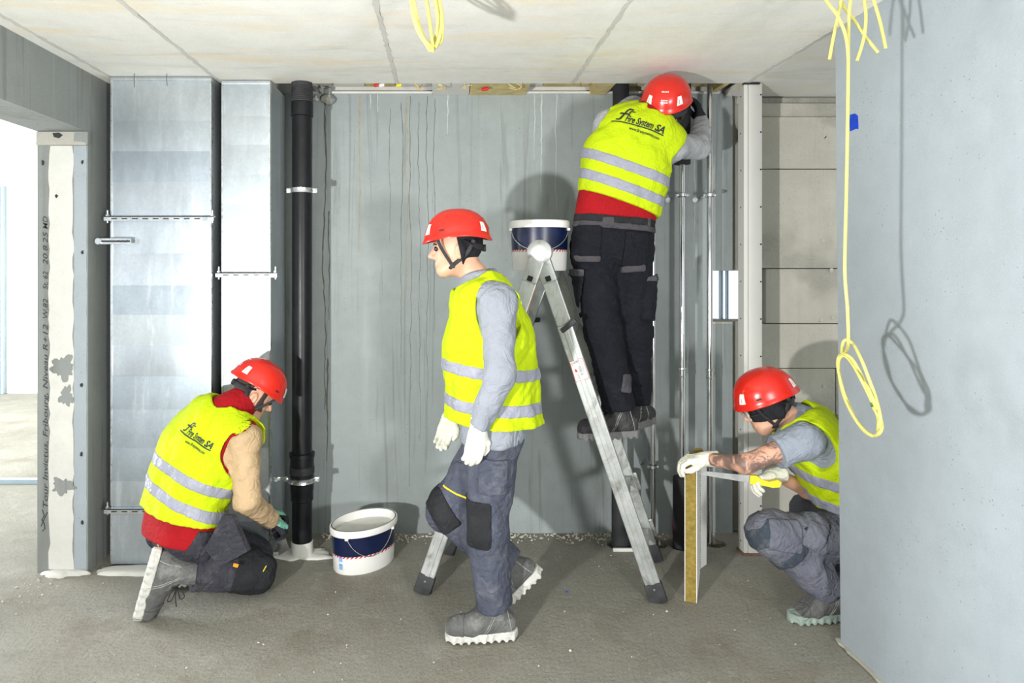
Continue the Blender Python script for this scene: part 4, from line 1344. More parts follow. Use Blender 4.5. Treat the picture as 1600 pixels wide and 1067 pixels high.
    # ---- builders
    def body(s, h=.011, skin=None, tattoo_fn=None):
        J = s.j
        skin = skin or M_skin
        def fn(P):
            d = s.torso(P, -.012)
            for q in 'LR':
                d = smin(d, s.arm(P, q, -.006), .03)
                d = smin(d, s.leg(P, q, -.008), .03)
            return d
        allp = list(s.pts_torso()) + [J[k + q] for k in ('el', 'wr', 'kn', 'ank') for q in 'LR']
        v1, f1 = surf(fn, np.min(allp, 0) - .17, np.max(allp, 0) + .17, h)
        c = J['head']
        v2, f2 = surf(lambda P: s.head_d(P), np.minimum(c, J['neck']) - .17, np.maximum(c, J['neck']) + .17, .0042)
        v = np.concatenate([v1, v2]); f = np.concatenate([f1, f2 + len(v1)])
        o = mesh_obj('body', v, f, skin, s.t, True, [skin, M_skint])
        if tattoo_fn:
            ctr = v[f].mean(1)
            o.data.polygons.foreach_set('material_index', tattoo_fn(ctr).astype(np.int32))
        s.bodyo = o
        for q in (-1, 1):
            p = c + s.hr * q * .031 + s.hf * .086 + s.hu * .002
            bm = bmesh.new(); bmesh.ops.create_uvsphere(bm, u_segments=12, v_segments=8, radius=.0115, matrix=Matrix.Translation(Vector(p)))
            MB().bm(bm).build('eye', M_eye, o, True)
            MB().tube([c + s.hr * q * .047 + s.hf * .086 + s.hu * .019, c + s.hr * q * .031 + s.hf * .096 + s.hu * .024, c + s.hr * q * .014 + s.hf * .097 + s.hu * .020], .0035, 6).build('eyebrow', M_hair, o, True)
        return o
    def cap(s, name, mat, e, region):
        """hair or balaclava: the skull grown by e, kept where region(local coords) < 0"""
        c = s.j['head']
        def fn(P):
            d = s.head_d(P, False) - e
            q = (P - c.astype(np.float32)) @ s.HR.T.astype(np.float32)
            return np.maximum(d, region(q))
        return sdf_obj(name, fn, [c], .15, .0045, mat, s.t)
    def helmet(s, strap=True, marks=True):
        c = s.j['head'] + s.hu * .0
        N, Mv = 56, 14
        def w(x, y, z): return c + s.hr * x + s.hf * y + s.hu * z
        def dome(th, v, off=0.0):
            # th 0 = front
            fr = math.cos(th)
            zr = .052 - .014 * fr - .030 * max(0, -fr) ** 2 - .012 * max(0, fr) ** 3
            zt = .176
            a = v * math.pi / 2
            rr = math.cos(a) ** .78
            z = zr + (zt - zr) * math.sin(a) ** 1.02
            ay = (.150 if fr > 0 else .144) + off; axx = .122 + off
            # two shallow ridges running front to back
            x = axx * rr * math.sin(th)
            y = ay * rr * math.cos(th) - .008
            rid = .0035 * math.exp(-((abs(x) - .045) / .010) ** 2) * math.sin(min(1, v * 1.5) * math.pi) ** .5 if v < .98 else 0
            return x * (1 + rid * 2), y, z + off * math.sin(a) + rid * math.sin(a)
        vs, fs = [], []
        rows = []
        def addrow(fn):
            rows.append(len(vs))
            for i in range(N):
                vs.append(w(*fn(2 * math.pi * i / N)))
        def rim(outw, dz, v=0.0, off=0.0):
            def g(th):
                x, y, z = dome(th, v, off)
                k = math.hypot(x, y + .008)
                fx = (1 + outw / k)
                return x * fx, (y + .008) * fx - .008, z + dz
            return g
        # inner top -> inner rim -> lip -> outer dome
        for v in (.97, .75, .45, .15, .0):
            addrow(lambda th, v=v: dome(th, v, -.007))
        addrow(rim(0.0, -.002)); addrow(rim(.006, -.004)); addrow(rim(.0075, .0)); addrow(rim(.005, .005, .0)); addrow(rim(.0005, .010, .02))
        for k in range(1, Mv):
            addrow(lambda th, v=.04 + .94 * k / (Mv - 1) * 1.0: dome(th, min(v, .985)))
        for a, b in zip(rows[:-1], rows[1:]):
            for i in range(N):
                j = (i + 1) % N
                fs.append((a + i, a + j, b + j, b + i))
        fs.append(tuple(range(rows[-1], rows[-1] + N)))
        fs.append(tuple(range(rows[0], rows[0] + N))[::-1])
        mb = MB().add(vs, fs)
        ho = mb.build('helmet', M_hel, s.t, True, 60)
        def patch(name, th0, v0, wd, hg, mat, taper=.75, skew=0.0):
            pts, n = [], 4
            for i in range(n + 1):
                for k in range(n + 1):
                    u, vv = i / n - .5, k / n - .5
                    sc = 1 - (1 - taper) * (vv + .5)
                    pts.append(w(*dome(th0 + u * wd * sc + skew * vv, v0 + vv * hg, .0022)))
            f = [(i * (n + 1) + k, (i + 1) * (n + 1) + k, (i + 1) * (n + 1) + k + 1, i * (n + 1) + k + 1) for i in range(n) for k in range(n)]
            mesh_obj(name, pts, f, mat, ho, True)
        for th in (math.radians(142), math.radians(-142), math.radians(28), math.radians(-28)):
            patch('reflector', th, .24, .27, .21, M_reflect, .7)
            patch('reflector_slit', th + .03, .22, .022, .10, M_hel, .8)
        for th in (math.radians(62), math.radians(-62)):
            patch('side_slot', th, .17, .16, .035, M_liner, 1.0, .0)
        if marks:
            for k in range(5):
                patch('print_mark', math.radians(180) + (k - 2) * .075, .50, .045, .035, M_whitep, .9)
            for k in range(4):
                patch('print_mark', math.radians(180) + (k - 1.5) * .07, .30, .045, .028, M_whitep, .9)
                patch('print_mark', math.radians(180) + (k - 1.5) * .075, .25, .05, .028, M_whitep, .9)
        if strap:
            for q in (-1, 1):
                chin = w(q * .042, .045, -.105)
                ju = w(q * .074, .018, -.072)
                MB().tube(spline([w(q * .088, -.075, .035), w(q * .083, -.045, -.02), ju], 5), .009, 8, flat=s.hr * q).build('strap', M_liner, ho)
                MB().tube(spline([w(q * .092, .080, .045), w(q * .082, .062, .0), ju], 5), .007, 8, flat=s.hr * q).build('strap', M_liner, ho)
                MB().tube(spline([ju, chin, w(0, .062, -.122)], 5), .008, 8, flat=s.hr * q + s.hu * -.5).build('strap', M_liner, ho)
                MB().obox(ju, s.hr, s.hf, s.hu, .006, .010, .012, .003).build('buckle', M_liner, ho)
            MB().tube(spline([w(-.098, -.03, .035), w(-.085, -.082, .012), w(0, -.118, .002), w(.085, -.082, .012), w(.098, -.03, .035)], 6), .013, 8, flat=s.hf).build('headband', M_liner, ho)
            MB().lathe(w(0, -.118, .002), [(.016, -.004), (.016, .010), (.012, .012)], 14, -s.hf).build('adjuster_wheel', M_liner, ho)
        return ho
    def shirt(s, mat, hem, long=True, e=.014, cuff=None, res=.0085, name='shirt'):
        J = s.j
        def fn(P):
            f = folds(P, .016, 34, s.seed)
            d = s.torso(P, e)
            d = np.maximum(d, -plane(P, hem, s.up_p))
            d = np.maximum(d, plane(P, J['neck'] + s.up_c * .035, s.up_c))
            for q in 'LR':
                el = J['el' + q]; sh = J['sh' + q]; wr = J['wr' + q]
                if long:
                    end = wr - nrm(wr - el) * .0
                    a = np.maximum(cone(P, el, end, .058, .043), plane(P, end, nrm(wr - el)))
                    a = smin(a, cone(P, sh, el, .068, .058), .03)
                else:
                    mid = sh * .54 + el * .46
                    a = cone(P, sh, el, .078, .074)
                    a = np.maximum(a, plane(P, mid, el - sh))
                d = smin(d, a, .035)
            return d + f
        pts = s.pts_torso() + [J['elL'], J['elR']] + ([J['wrL'], J['wrR']] if long else [])
        return sdf_obj(name, fn, pts, .17, res, mat, s.t)
    def gilet(s, mat, hem, hole=.055, e=.021, collar=.085, name='gilet'):
        J = s.j
        def fn(P):
            d = s.torso(P, e)
            for q in 'LR':
                sh = J['sh' + q]
                sg = s.cr * (1 if q == 'R' else -1)
                out = -plane(P, sh - sg * hole * .4, sg)
                d = smax(d, -smax(out, s.hole(P, q, .085, .115), .03), .01)
            d = np.maximum(d, -plane(P, hem, s.up_p))
            up = nrm(J['head'] - J['neck'])
            col = np.maximum(cone(P, J['neck'] - up * .05, J['neck'] + up * collar, .088, .080), plane(P, J['neck'] + up * collar, up))
            d = smin(d, col, .025)
            inn = np.maximum(cone(P, J['neck'] + up * .02, J['neck'] + up * .2, .068, .075), -plane(P, J['neck'] + up * .02, up))
            d = np.maximum(d, -inn)
            return d + folds(P, .004, 30, s.seed + 3)
        return sdf_obj(name, fn, s.pts_torso(), .19, .007, mat, s.t)
    def vest(s, hem, stripes, hole=.03, e=.034, flare=.0, neck_r=.100, width=.052, hem_n=None, fold=.020, text=None, inset=.035, hole_r=(.098, .135), deep=0.0):
        J = s.j
        hn = s.up_p if hem_n is None else nrm(hem_n)
        def base(P, ex=0.0):
            d = s.torso(P, e + ex, .09, .004, deep)
            if flare:
                d = smin(d, cone(P, J['waist'], hem, .11, .16 + flare), .05) if False else d
            return d + folds(P, fold, 24, s.seed + 7, axis=s.cr * .8)
        def cutouts(P, d):
            for q in 'LR':
                sh = J['sh' + q]
                a = nrm(sh - s.upp)
                sg = s.cr * (1 if q == 'R' else -1)
                out = -plane(P, sh - sg * inset, sg)          # < 0 beyond the shoulder seam
                d = smax(d, -smax(out, s.hole(P, q, hole_r[0], hole_r[1]), .03), .012)
            up = nrm(J['head'] - J['neck'])
            d = smax(d, -cone(P, J['neck'] - up * .0, J['neck'] + up * .25 + s.hf * .06, neck_r, neck_r + .03), .02)
            return d
        def fn(P):
            d = base(P)
            d = np.maximum(d, -plane(P, hem, hn))
            return cutouts(P, d)
        s.vesto = sdf_obj('hi_vis_vest', fn, s.pts_torso() + [hem], .2, .0068, M_vest, s.t)
        for k, (pp, nn) in enumerate(stripes):
            def fs_(P):
                d = base(P, .0035)
                pl = plane(P, pp, nn)
                d = np.maximum(d, np.abs(pl) - width / 2)
                d = np.maximum(d, -(base(P) + .012))
                d = np.maximum(d, -plane(P, hem, hn) - .003)
                return cutouts(P, d)
            sdf_obj('reflective_stripe', fs_, s.pts_torso() + [hem], .2, .0062, M_tape, s.vesto)
        return s.vesto
    def bvh(s, o):
        me = o.data
        L = wloc(o)
        return BVHTree.FromPolygons([Vector(V(*v.co) + L) for v in me.vertices], [tuple(p.vertices) for p in me.polygons])
    def back_text(s, org, ex, ey, out, W, lines=True):
        """logo and lettering printed on the back of the vest"""
        tree = s.bvh(s.vesto)
        ex, ey, out = nrm(ex), nrm(ey), nrm(out)
        def conform(name, vs2, fs, mat, cell=.010):
            bm = bmesh.new()
            bv = [bm.verts.new((x, y, 0)) for x, y in vs2]
            for f in fs:
                try: bm.faces.new([bv[i] for i in f])
                except ValueError: pass
            xs = [p[0] for p in vs2]; ys = [p[1] for p in vs2]
            for a0, a1, nn in ((min(xs), max(xs), (1, 0, 0)), (min(ys), max(ys), (0, 1, 0))):
                k = a0 + cell
                while k < a1:
                    bmesh.ops.bisect_plane(bm, geom=bm.verts[:] + bm.edges[:] + bm.faces[:], plane_co=(k * nn[0], k * nn[1], 0), plane_no=nn)
                    k += cell
            for v in bm.verts:
                p = org + ex * v.co.x + ey * v.co.y + out * .35
                hit = tree.ray_cast(Vector(p), Vector(-out), .8)
                v.co = (hit[0] + Vector(out) * .0032) if hit[0] is not None else Vector(p - out * .3)
            return MB().bm(bm).build(name, mat, s.vesto)
        def tx(t, x0, y0, length, height, shear, bold, name='lettering'):
            vs, fs = text_mesh(t, 1.0, shear, 1.0, bold)
            kx = length / (vs[:, 0].max() - vs[:, 0].min()); ky = height
            v2 = [((x - vs[:, 0].min()) * kx + x0, y * ky + y0) for x, y, _ in vs]
            conform(name, v2, fs, M_blackp)
        k = W
        tx('Fire System', .225 * k, .030 * k, .54 * k, .19 * k, .35, .026)
        tx('SA', .80 * k, .030 * k, .19 * k, .19 * k, .35, .034)
        tx('www.firesystemsa.com', .34 * k, -.115 * k, .60 * k, .085 * k, .0, .014)
        def poly(name, pts): conform(name, [(x * k, y * k) for x, y in pts], [tuple(range(len(pts)))], M_blackp, .012)
        poly('underline', [(0, -.012), (1.0, -.012), (1.0, .012), (0, .012)])
        poly('logo_mark', [(.11, .05), (.15, .05), (.205, .17), (.285, .17), (.30, .205), (.22, .205), (.245, .26), (.275, .28), (.335, .28), (.35, .315), (.26, .315), (.215, .27), (.185, .205), (.12, .205), (.105, .17), (.168, .17)])
        poly('logo_mark', [(.26, .215), (.29, .215), (.31, .245), (.37, .245), (.385, .27), (.30, .27), (.275, .25)])
        poly('logo_mark', [(.06, .065), (.075, .035), (.12, .035), (.155, .06), (.19, .14), (.165, .14), (.13, .07), (.095, .065)])
    def trousers(s, mat, waist, e=.016, res=.0085, loose=.012, cuff={'L': .02, 'R': .02}, fold=.020, cutall=False):
        J = s.j
        def fn(P):
            d = s.torso(P, e, .05)
            d = np.maximum(d, plane(P, waist, s.up_p))
            for q in 'LR':
                kn, an = J['kn' + q], J['ank' + q]
                sh = nrm(an - kn)
                cut = an - sh * cuff[q]
                l = chain(P, [s.hip[q], kn, an], [.102 + loose * .4, .075 + loose, .066 + loose], .035)
                l = np.maximum(l, plane(P, cut, sh))
                d = smin(d, l, .03)
                # creases gather round knee and ankle
            if cutall: d = np.maximum(d, plane(P, waist, s.up_p))
            return d + folds(P, fold, 30, s.seed + 11)
        s.tr_fn = fn
        pts = [J['pelvis'], J['waist'], J['knL'], J['knR'], J['ankL'], J['ankR']]
        s.tro = sdf_obj('trousers', fn, pts, .16, res, mat, s.t)
        return s.tro
    def patch(s, name, ctr, R, half, mat, e=.007, rnd_=.012, res=.0065):
        """a piece sewn onto the trousers inside a box region"""
        c = np.asarray(ctr, float)
        h = np.asarray(half, float)
        def fn(P):
            return np.maximum(np.maximum(s.tr_fn(P) - e, rbox(P, c, R, h, rnd_)), -(s.tr_fn(P) + .012))
        v, f = surf(fn, c - np.linalg.norm(h) - .02, c + np.linalg.norm(h) + .02, res)
        if not len(v): return None
        return mesh_obj(name, v, f, mat, s.tro, True)
    def boot(s, q, toe, up, mat=None, sole=None, shaft=.12, size=1.08, lace=True, lace_bow=False, high=True):
        J = s.j
        a = J['ank' + q]; t = nrm(toe); u = nrm(np.asarray(up) - t * (np.asarray(up) @ t)); r = np.cross(t, u)
        mat = mat or M_boot; sole = sole or M_sole
        k = size
        def w(x, y, z): return a + (t * x + r * y + u * z) * k
        shin = nrm(J['kn' + q] - a)
        Rm = np.stack([t, r, u])
        def up_fn(P):
            d = cone(P, w(-.045, 0, -.052), w(.05, 0, -.045), .040 * k, .044 * k)
            d = smin(d, cone(P, w(.04, 0, -.040), w(.155, 0, -.056), .046 * k, .036 * k), .03)
            d = smin(d, cone(P, w(.10, -.012, -.066), w(.165, -.006, -.064), .034 * k, .030 * k), .02)
            d = smin(d, cone(P, w(.10, .014, -.066), w(.160, .012, -.064), .034 * k, .030 * k), .02)
            d = smin(d, cone(P, w(-.012, 0, -.03), a + shin * shaft * .55, .047 * k, .052 * k), .03)
            d = np.maximum(d, plane(P, a + shin * shaft * .55, shin))
            d = np.maximum(d, -plane(P, w(0, 0, -.088), u))
            return d + folds(P, .004, 60, s.seed + 19)
        pts = [w(-.09, -.06, -.11), w(.2, .06, .08), a + shin * shaft]
        bo = sdf_obj('boot', up_fn, pts, .06, .0055, mat, s.t)
        def so_fn(P):
            q_ = (P - a.astype(np.float32)) @ Rm.T.astype(np.float32) / k
            flat = P - ((q_[:, 2] + .072) * k)[:, None] * u.astype(np.float32)
            d = cone(flat, w(-.048, 0, -.072), w(.05, 0, -.072), .043 * k, .040 * k)
            d = smin(d, cone(flat, w(.05, 0, -.072), w(.155, .003, -.072), .038 * k, .046 * k), .03)
            tread = .0035 * np.tanh(4 * np.sin(q_[:, 0] * 210)) * (q_[:, 2] < -.088)
            d = d + .0018 * np.tanh(3 * np.sin(q_[:, 0] * 210)) * (q_[:, 2] < -.086)
            return np.maximum(d, np.maximum(q_[:, 2] + .074, -(q_[:, 2] + .108) + tread) * k)
        sdf_obj('sole', so_fn, pts, .06, .0045, sole, bo)
        def tc_fn(P):
            q_ = (P - a.astype(np.float32)) @ Rm.T.astype(np.float32) / k
            return np.maximum(np.maximum(up_fn(P) - .0035, -up_fn(P) - .01), (.122 - q_[:, 0] + .25 * np.abs(q_[:, 1])) * k)
        for x0, sl in ((.028, -.5), (.036, -.5), (-.052, .2)):
            def se_fn(P):
                q_ = (P - a.astype(np.float32)) @ Rm.T.astype(np.float32) / k
                u_ = up_fn(P)
                return np.maximum(np.maximum(u_ - .003, -u_ - .006), np.maximum(np.abs(q_[:, 0] - x0 - sl * (q_[:, 2] + .04)) - .0022, q_[:, 2] - .02) * k)
            sdf_obj('seam', se_fn, pts, .06, .0042, M_seam, bo)
        sdf_obj('toe_cap', tc_fn, pts, .06, .0045, mat, bo)
        if lace:
            for i in range(5):
                x = .045 + .022 * i
                z = .016 - .0165 * i
                if i == 0: x, z = .042, .024
                MB().tube(spline([w(x - .004, -.030, z - .018), w(x, 0, z + .004), w(x + .004, .030, z - .018)], 4), .0028, 6).build('lace', M_liner, bo, True)
            if lace_bow:
                c = w(.055, 0, .022) 
                MB().tube(spline([c, c + V(-.02, -.03, -.02), c + V(-.03, -.035, -.05), c + V(-.012, -.03, -.045), c], 5), .0026, 6).tube(spline([c, c + V(.03, -.03, -.005), c + V(.045, -.03, -.03), c + V(.025, -.03, -.04), c], 5), .0026, 6).tube(spline([c, c + V(.004, -.03, -.03), c + V(.008, -.03, -.078)], 5), .0026, 6).tube(spline([c, c + V(-.03, -.02, -.01), c + V(-.045, -.025, -.03)], 5), .0026, 6).build('lace_bow', M_liner, bo, True)
        return bo
    def glove(s, q, d, n, mat, curl=.5, thumb=.5, size=1.0, mat2=None, spread=1.0, cuff=.05, cmat=None):
        """d: wrist to fingers, n: direction the palm faces"""
        w0 = s.j['wr' + q]
        d = nrm(d); n = nrm(np.asarray(n) - d * (np.asarray(n) @ d))
        sd = np.cross(n, d) if q == 'R' else np.cross(d, n)     # towards the thumb
        k = size
        def w(x, y, z): return w0 + (d * x + sd * y + n * z) * k
        fing = []
        curls = curl if hasattr(curl, '__len__') else [curl] * 4
        specs = [(.030, .040, .026, .022), (.010, .045, .029, .024), (-.010, .042, .027, .023), (-.029, .033, .021, .020)]
        for (y, l1, l2, l3), cu in zip(specs, curls):
            p0 = w(.092 - abs(y) * .15, y * spread, 0)
            a = cu * .9
            p1 = p0 + (d * math.cos(a) + n * math.sin(a)) * l1 * k
            a += cu * 1.25
            p2 = p1 + (d * math.cos(a) + n * math.sin(a)) * l2 * k
            a += cu * .9
            p3 = p2 + (d * math.cos(a) + n * math.sin(a)) * l3 * k
            fing.append((p0, p1, p2, p3, w(.03, y * .7, 0)))
        t0 = w(.030, .022, .010); t1 = w(.062, .050, .010 + .02 * thumb); t2 = t1 + (d * .026 + sd * (.012 - .02 * thumb) + n * .020 * thumb * 1.5) * k; t3 = t2 + (d * .02 + sd * (-.014 * thumb) + n * .014 * thumb) * k
        def fn(P):
            dd = cone(P, w(-.004, 0, 0), w(.03, 0, 0), .029 * k, .030 * k)
            for p0, p1, p2, p3, b in fing:
                dd = smin(dd, cone(P, b, p0, .019 * k, .0135 * k), .014)
            for p0, p1, p2, p3, b in fing:
                f = chain(P, [p0, p1, p2, p3], [.0125 * k, .0112 * k, .0104 * k, .0092 * k])
                dd = smin(dd, f, .006)
            th = chain(P, [t0, t1, t2, t3], [.020 * k, .0145 * k, .0125 * k, .0105 * k], .01)
            dd = smin(dd, th, .012)
            cf = np.maximum(cone(P, w(-cuff, 0, 0), w(.01, 0, 0), .038 * k, .033 * k), -plane(P, w(-cuff, 0, 0), d))
            return smin(dd, cf, .012)
        pts = [w(-cuff, 0, 0)] + [p for f in fing for p in f] + [t1, t3]
        o = sdf_obj('glove', fn, pts, .05, .0036, mat, s.t)
        if mat2:
            o.data.materials.append(mat2)
            L = wloc(o)
            n_ = len(o.data.polygons)
            ctr = np.zeros(n_ * 3); o.data.polygons.foreach_get('center', ctr)
            ctr = ctr.reshape(-1, 3) + L - w0
            o.data.polygons.foreach_set('material_index', (((ctr @ n) < .004) & ((ctr @ d) > .0)).astype(np.int32))
        return o

def frame(a, b):
    a = nrm(a); b = nrm(np.asarray(b) - a * (np.asarray(b) @ a)); return np.stack([a, b, np.cross(a, b)])
# ================================================================== kneeling worker by the soil pipe
J = dict(pelvis=PX(283, 826, 3.27), waist=PX(291, 770, 3.29), chest=PX(316, 712, 3.31), neck=PX(362, 640, 3.36), head=PX(397, 615, 3.43),
         pr=(.72, -.62, -.10), cr=(.86, -.45, -.22), head_up=(.52, .16, .80), head_fwd=(.70, .38, -.62),
         shL=PX(297, 668, 3.46), shR=PX(383, 686, 3.24), elR=PX(386, 782, 3.19), wrR=PX(425, 813, 3.42), elL=PX(350, 750, 3.58), wrL=PX(412, 800, 3.60),
         hipR=PX(272, 838, 3.20), knR=PX(401, 893, 3.33), ankR=PX(274, 895, 3.13), hipL=PX(300, 832, 3.38), knL=PX(395, 868, 3.53), ankL=PX(312, 868, 3.42))
k = Worker('worker in red helmet kneeling at the foot of the black soil pipe', J, 1)
k.body()
k.cap('hair', M_hair, .005, lambda q: np.maximum(np.maximum(q[:, 1] - .045 + .5 * np.minimum(q[:, 2], 0), -.055 - q[:, 2]), (np.abs(q[:, 1] + .01) < .028) * .1 - .05 + .0 * q[:, 0]))
k.helmet()
up = k.up_p
k.trousers(M_trk, J['pelvis'] + up * .022, cuff={'L': .02, 'R': .085}, cutall=True)
k.shirt(M_tan, J['waist'] - up * .05)
k.gilet(M_redfab, J['pelvis'] - up * .042, e=.026)
hem = J['pelvis'] + up * .075
vup = nrm(J['neck'] - J['pelvis'])
tilt = nrm(vup + k.cr * .06)
k.vest(hem, [(PX(300, 745, 3.2), tilt), (PX(290, 783, 3.2), tilt)], hem_n=nrm(up + V(.12, 0, .1)), neck_r=.112, e=.043)
bk = -np.cross(nrm(J['neck'] - J['chest']), k.cr)
k.back_text(PX(278, 672, 3.2), nrm(V(.80, -.25, -.36)), nrm(V(.30, .1, .9)), V(-.42, -.88, .22), .205)
k.boot('R', (-.28, .0, -.96), (.95, .32, -.28), lace_bow=True, size=1.14, shaft=.20)
k.boot('L', (-1, 0, -.25), (-.1, 0, 1))
k.glove('R', (.35, .75, -.45), (-.2, .3, -.9), M_glb, .75, .6, mat2=M_glg)
k.glove('L', (.7, .4, -.2), (0, -.2, -1), M_glb, .6, .5, mat2=M_glg)
Rt = frame(J['knR'] - k.hip['R'], (0, 0, 1))
kf = PX(409, 900, 3.27)
k.patch('knee_pad', PX(398, 900, 3.27), frame((1, 0.3, -.3), (0, 0, 1)), (.10, .13, .075), M_pad, .004)
k.patch('back_pocket', PX(325, 842, 3.12), frame((.8, .2, -.55), (0, 0, 1)), (.055, .10, .065), M_trk, .014)
for px in (232, 255):
    k.patch('belt_loop', PX(px, 836, 3.13), frame((1, 0, -.2), (0, 0, 1)), (.012, .1, .022), M_padg, .008, .003)
# holster pocket hanging over the thigh
hp = [PX(347, 806, 3.05), PX(362, 806, 3.06), PX(386, 862, 3.09), PX(343, 886, 3.10), PX(318, 856, 3.07), PX(325, 848, 3.06)]
MB().prism(hp, (.01, .03, 0)).build('holster_pocket', M_trk, k.tro)
MB().prism([PX(365, 880, 3.145), PX(373, 882, 3.15), PX(371, 887, 3.15), PX(364, 885, 3.145)], (0, .004, 0)).build('orange_tab', M_orange, k.tro)
MB().tube([PX(416, 884, 3.24), PX(411, 893, 3.22)], .0022, 6).build('yellow_piping', M_yellowp, k.tro)
# trowel in the hand
tr = thing('trowel', PX(440, 850, 3.5), "small steel trowel in the kneeling worker's gloved hand", 'trowel')
h0 = PX(436, 816, 3.50); h1 = PX(440, 834, 3.53)
MB().tube([h0, h1], .011, 10).build('handle', M_rubber, tr, True)
MB().prism([h1 + V(-.012, 0, 0), h1 + V(.012, 0, 0), PX(452, 858, 3.58), PX(436, 868, 3.57), PX(433, 850, 3.55)], (.0, .003, 0)).build('blade', M_saw, tr)

# ================================================================== worker on the ladder
J = dict(pelvis=PX(957, 388, 3.50), waist=PX(962, 330, 3.50), chest=PX(982, 248, 3.50), neck=PX(1021, 181, 3.50), head=PX(1040, 170, 3.53),
         pr=(1, 0, -.05), cr=(.93, .0, -.36), head_up=(-.10, -.56, .82), head_fwd=(.35, .78, .52),
         shL=PX(950, 194, 3.56), shR=PX(1050, 228, 3.50), elR=PX(1091, 230, 3.70), wrR=PX(1096, 190, 3.875), elL=PX(988, 168, 3.80), wrL=PX(1039, 190, 3.885),
         hipL=PX(928, 400, 3.50), hipR=PX(985, 402, 3.50), knL=PX(943, 520, 3.46), knR=PX(990, 520, 3.54), ankL=PX(968, 646, 3.44), ankR=PX(994, 632, 3.62))
k = Worker('worker seen from behind standing on the ladder and reaching to the ceiling', J, 2)
k.body()
k.cap('hair', M_hair, .006, lambda q: np.maximum(q[:, 1] - .03, -.07 - q[:, 2]))
k.helmet(True)
up = k.up_p
k.trousers(M_trn, J['waist'] + up * (-.035), loose=.016)
k.shirt(M_greyk, J['waist'] + up * .03)
k.gilet(M_redfab, J['waist'] + V(-.0, 0, -.036), e=.024)
vup = nrm(J['neck'] - J['pelvis'])
tl = nrm(V(.34, -.10, .92))
k.vest(PX(960, 312, 3.4), [(PX(975, 258, 3.38), tl), (PX(965, 288, 3.38), tl)], hem_n=nrm(V(.34, 0, .94)), neck_r=.105, inset=-.010)
k.back_text(PX(957, 186, 3.38), nrm(V(.93, 0, -.33)), nrm(V(.30, .1, .93)), V(-.05, -1, .12), .262)
k.boot('L', (-1, -.05, -.04), (0, 0, 1), M_bootd, M_soled)
k.boot('R', (.55, .8, -.05), (0, 0, 1), M_bootd, M_soled)
k.glove('R', (-.15, .25, 1), (-1, .2, -.1), M_glb, .36, .4)
k.glove('L', (.10, .1, 1), (1, .3, 0), M_glb, .36, .4)
I3 = np.eye(3)
k.patch('belt', J['waist'] - up * .050, np.stack([k.pr, k.pf, up]), (.3, .3, .019), M_pad, .006, .002)
k.patch('waistband', J['waist'] - up * .082, np.stack([k.pr, k.pf, up]), (.3, .3, .016), M_padg, .006, .002)
for px in (898, 950, 1016):
    k.patch('belt_loop', PX(px, 346, 3.38), frame((1, 0, -.05), (0, 1, 0)), (.011 if px != 950 else .03, .08, .024), M_padg, .010, .003)
Rx = lambda a: np.stack([V(math.cos(a), 0, -math.sin(a)), V(0, 1, 0), V(math.sin(a), 0, math.cos(a))])
k.patch('back_pocket', PX(918, 378, 3.36), Rx(.06), (.070, .09, .088), M_trn, .011, .01)
k.patch('pocket_flap', PX(919, 404, 3.36), Rx(.02), (.066, .09, .016), M_padg, .015, .006)
k.patch('back_pocket', PX(995, 390, 3.36), Rx(.10), (.062, .09, .090), M_trn, .011, .01)
k.patch('pocket_flap', PX(993, 420, 3.36), Rx(-.08), (.060, .09, .017), M_padg, .015, .006)
k.patch('cargo_pocket', PX(893, 455, 3.45), Rx(.10), (.045, .09, .095), M_trn, .020, .012)
k.patch('pocket_flap', PX(897, 426, 3.45), Rx(.0), (.040, .09, .018), M_padg, .026, .006)
k.patch('cargo_pocket', PX(1010, 468, 3.50), Rx(.10), (.040, .08, .105), M_trn, .024, .012)
k.patch('pocket_flap', PX(1014, 435, 3.50), Rx(-.05), (.040, .08, .014), M_padg, .030, .006)
k.patch('knee_patch', PX(978, 598, 3.40), Rx(.2), (.03, .09, .045), M_padg, .008, .01)
pn = thing('marker_pen', PX(1022, 440, 3.44), "green marker pen in the ladder worker's trouser pocket", 'pen')
MB().tube([PX(1018, 456, 3.45), PX(1024, 435, 3.43)], .006, 10).build('barrel', M_green, pn, True)
MB().tube([PX(1023.6, 437, 3.43), PX(1026, 428, 3.425)], .0066, 10).build('pen_cap', M_blackp, pn, True)

# ================================================================== walking worker
J = dict(pelvis=PX(772, 668, 2.99), waist=PX(768, 598, 2.99), chest=PX(764, 535, 2.99), neck=PX(748, 437, 2.99), head=PX(713, 389, 2.99),
         pr=(.10, 1, 0), cr=(.05, 1, 0), head_up=(-.02, 0, 1), head_fwd=(-1, .02, -.20),
         shL=PX(777, 474, 2.815), shR=PX(765, 474, 3.165), elL=PX(781, 585, 2.73), wrL=PX(748, 668, 2.74), elR=PX(760, 585, 3.22), wrR=PX(705, 645, 3.24),
         hipL=PX(772, 690, 2.91), hipR=PX(768, 690, 3.08), knL=PX(760, 825, 2.92), ankL=PX(774, 952, 2.945), knR=PX(700, 798, 3.06), ankR=PX(796, 885, 3.08))
k = Worker('worker in red helmet striding to the left past the ladder', J, 3)
k.body()
k.cap('neck_warmer', M_beanie, .008, lambda q: np.maximum(q[:, 1] + .012 - .2 * q[:, 2], -.10 - q[:, 2]))
k.helmet(True)
up = k.up_p
k.trousers(M_trw, J['waist'] - up * .05, loose=.014)
k.shirt(M_greys, J['pelvis'] - up * .045, e=.024)
vup = V(0, 0, 1)
k.vest(PX(768, 662, 2.9), [(PX(768, 579, 2.9), nrm(V(.10, 0, 1))), (PX(768, 633, 2.9), nrm(V(.08, 0, 1)))], hem_n=nrm(V(.06, 0, 1)), e=.034, inset=.05, fold=.026, deep=.055, hole_r=(.092, .14))
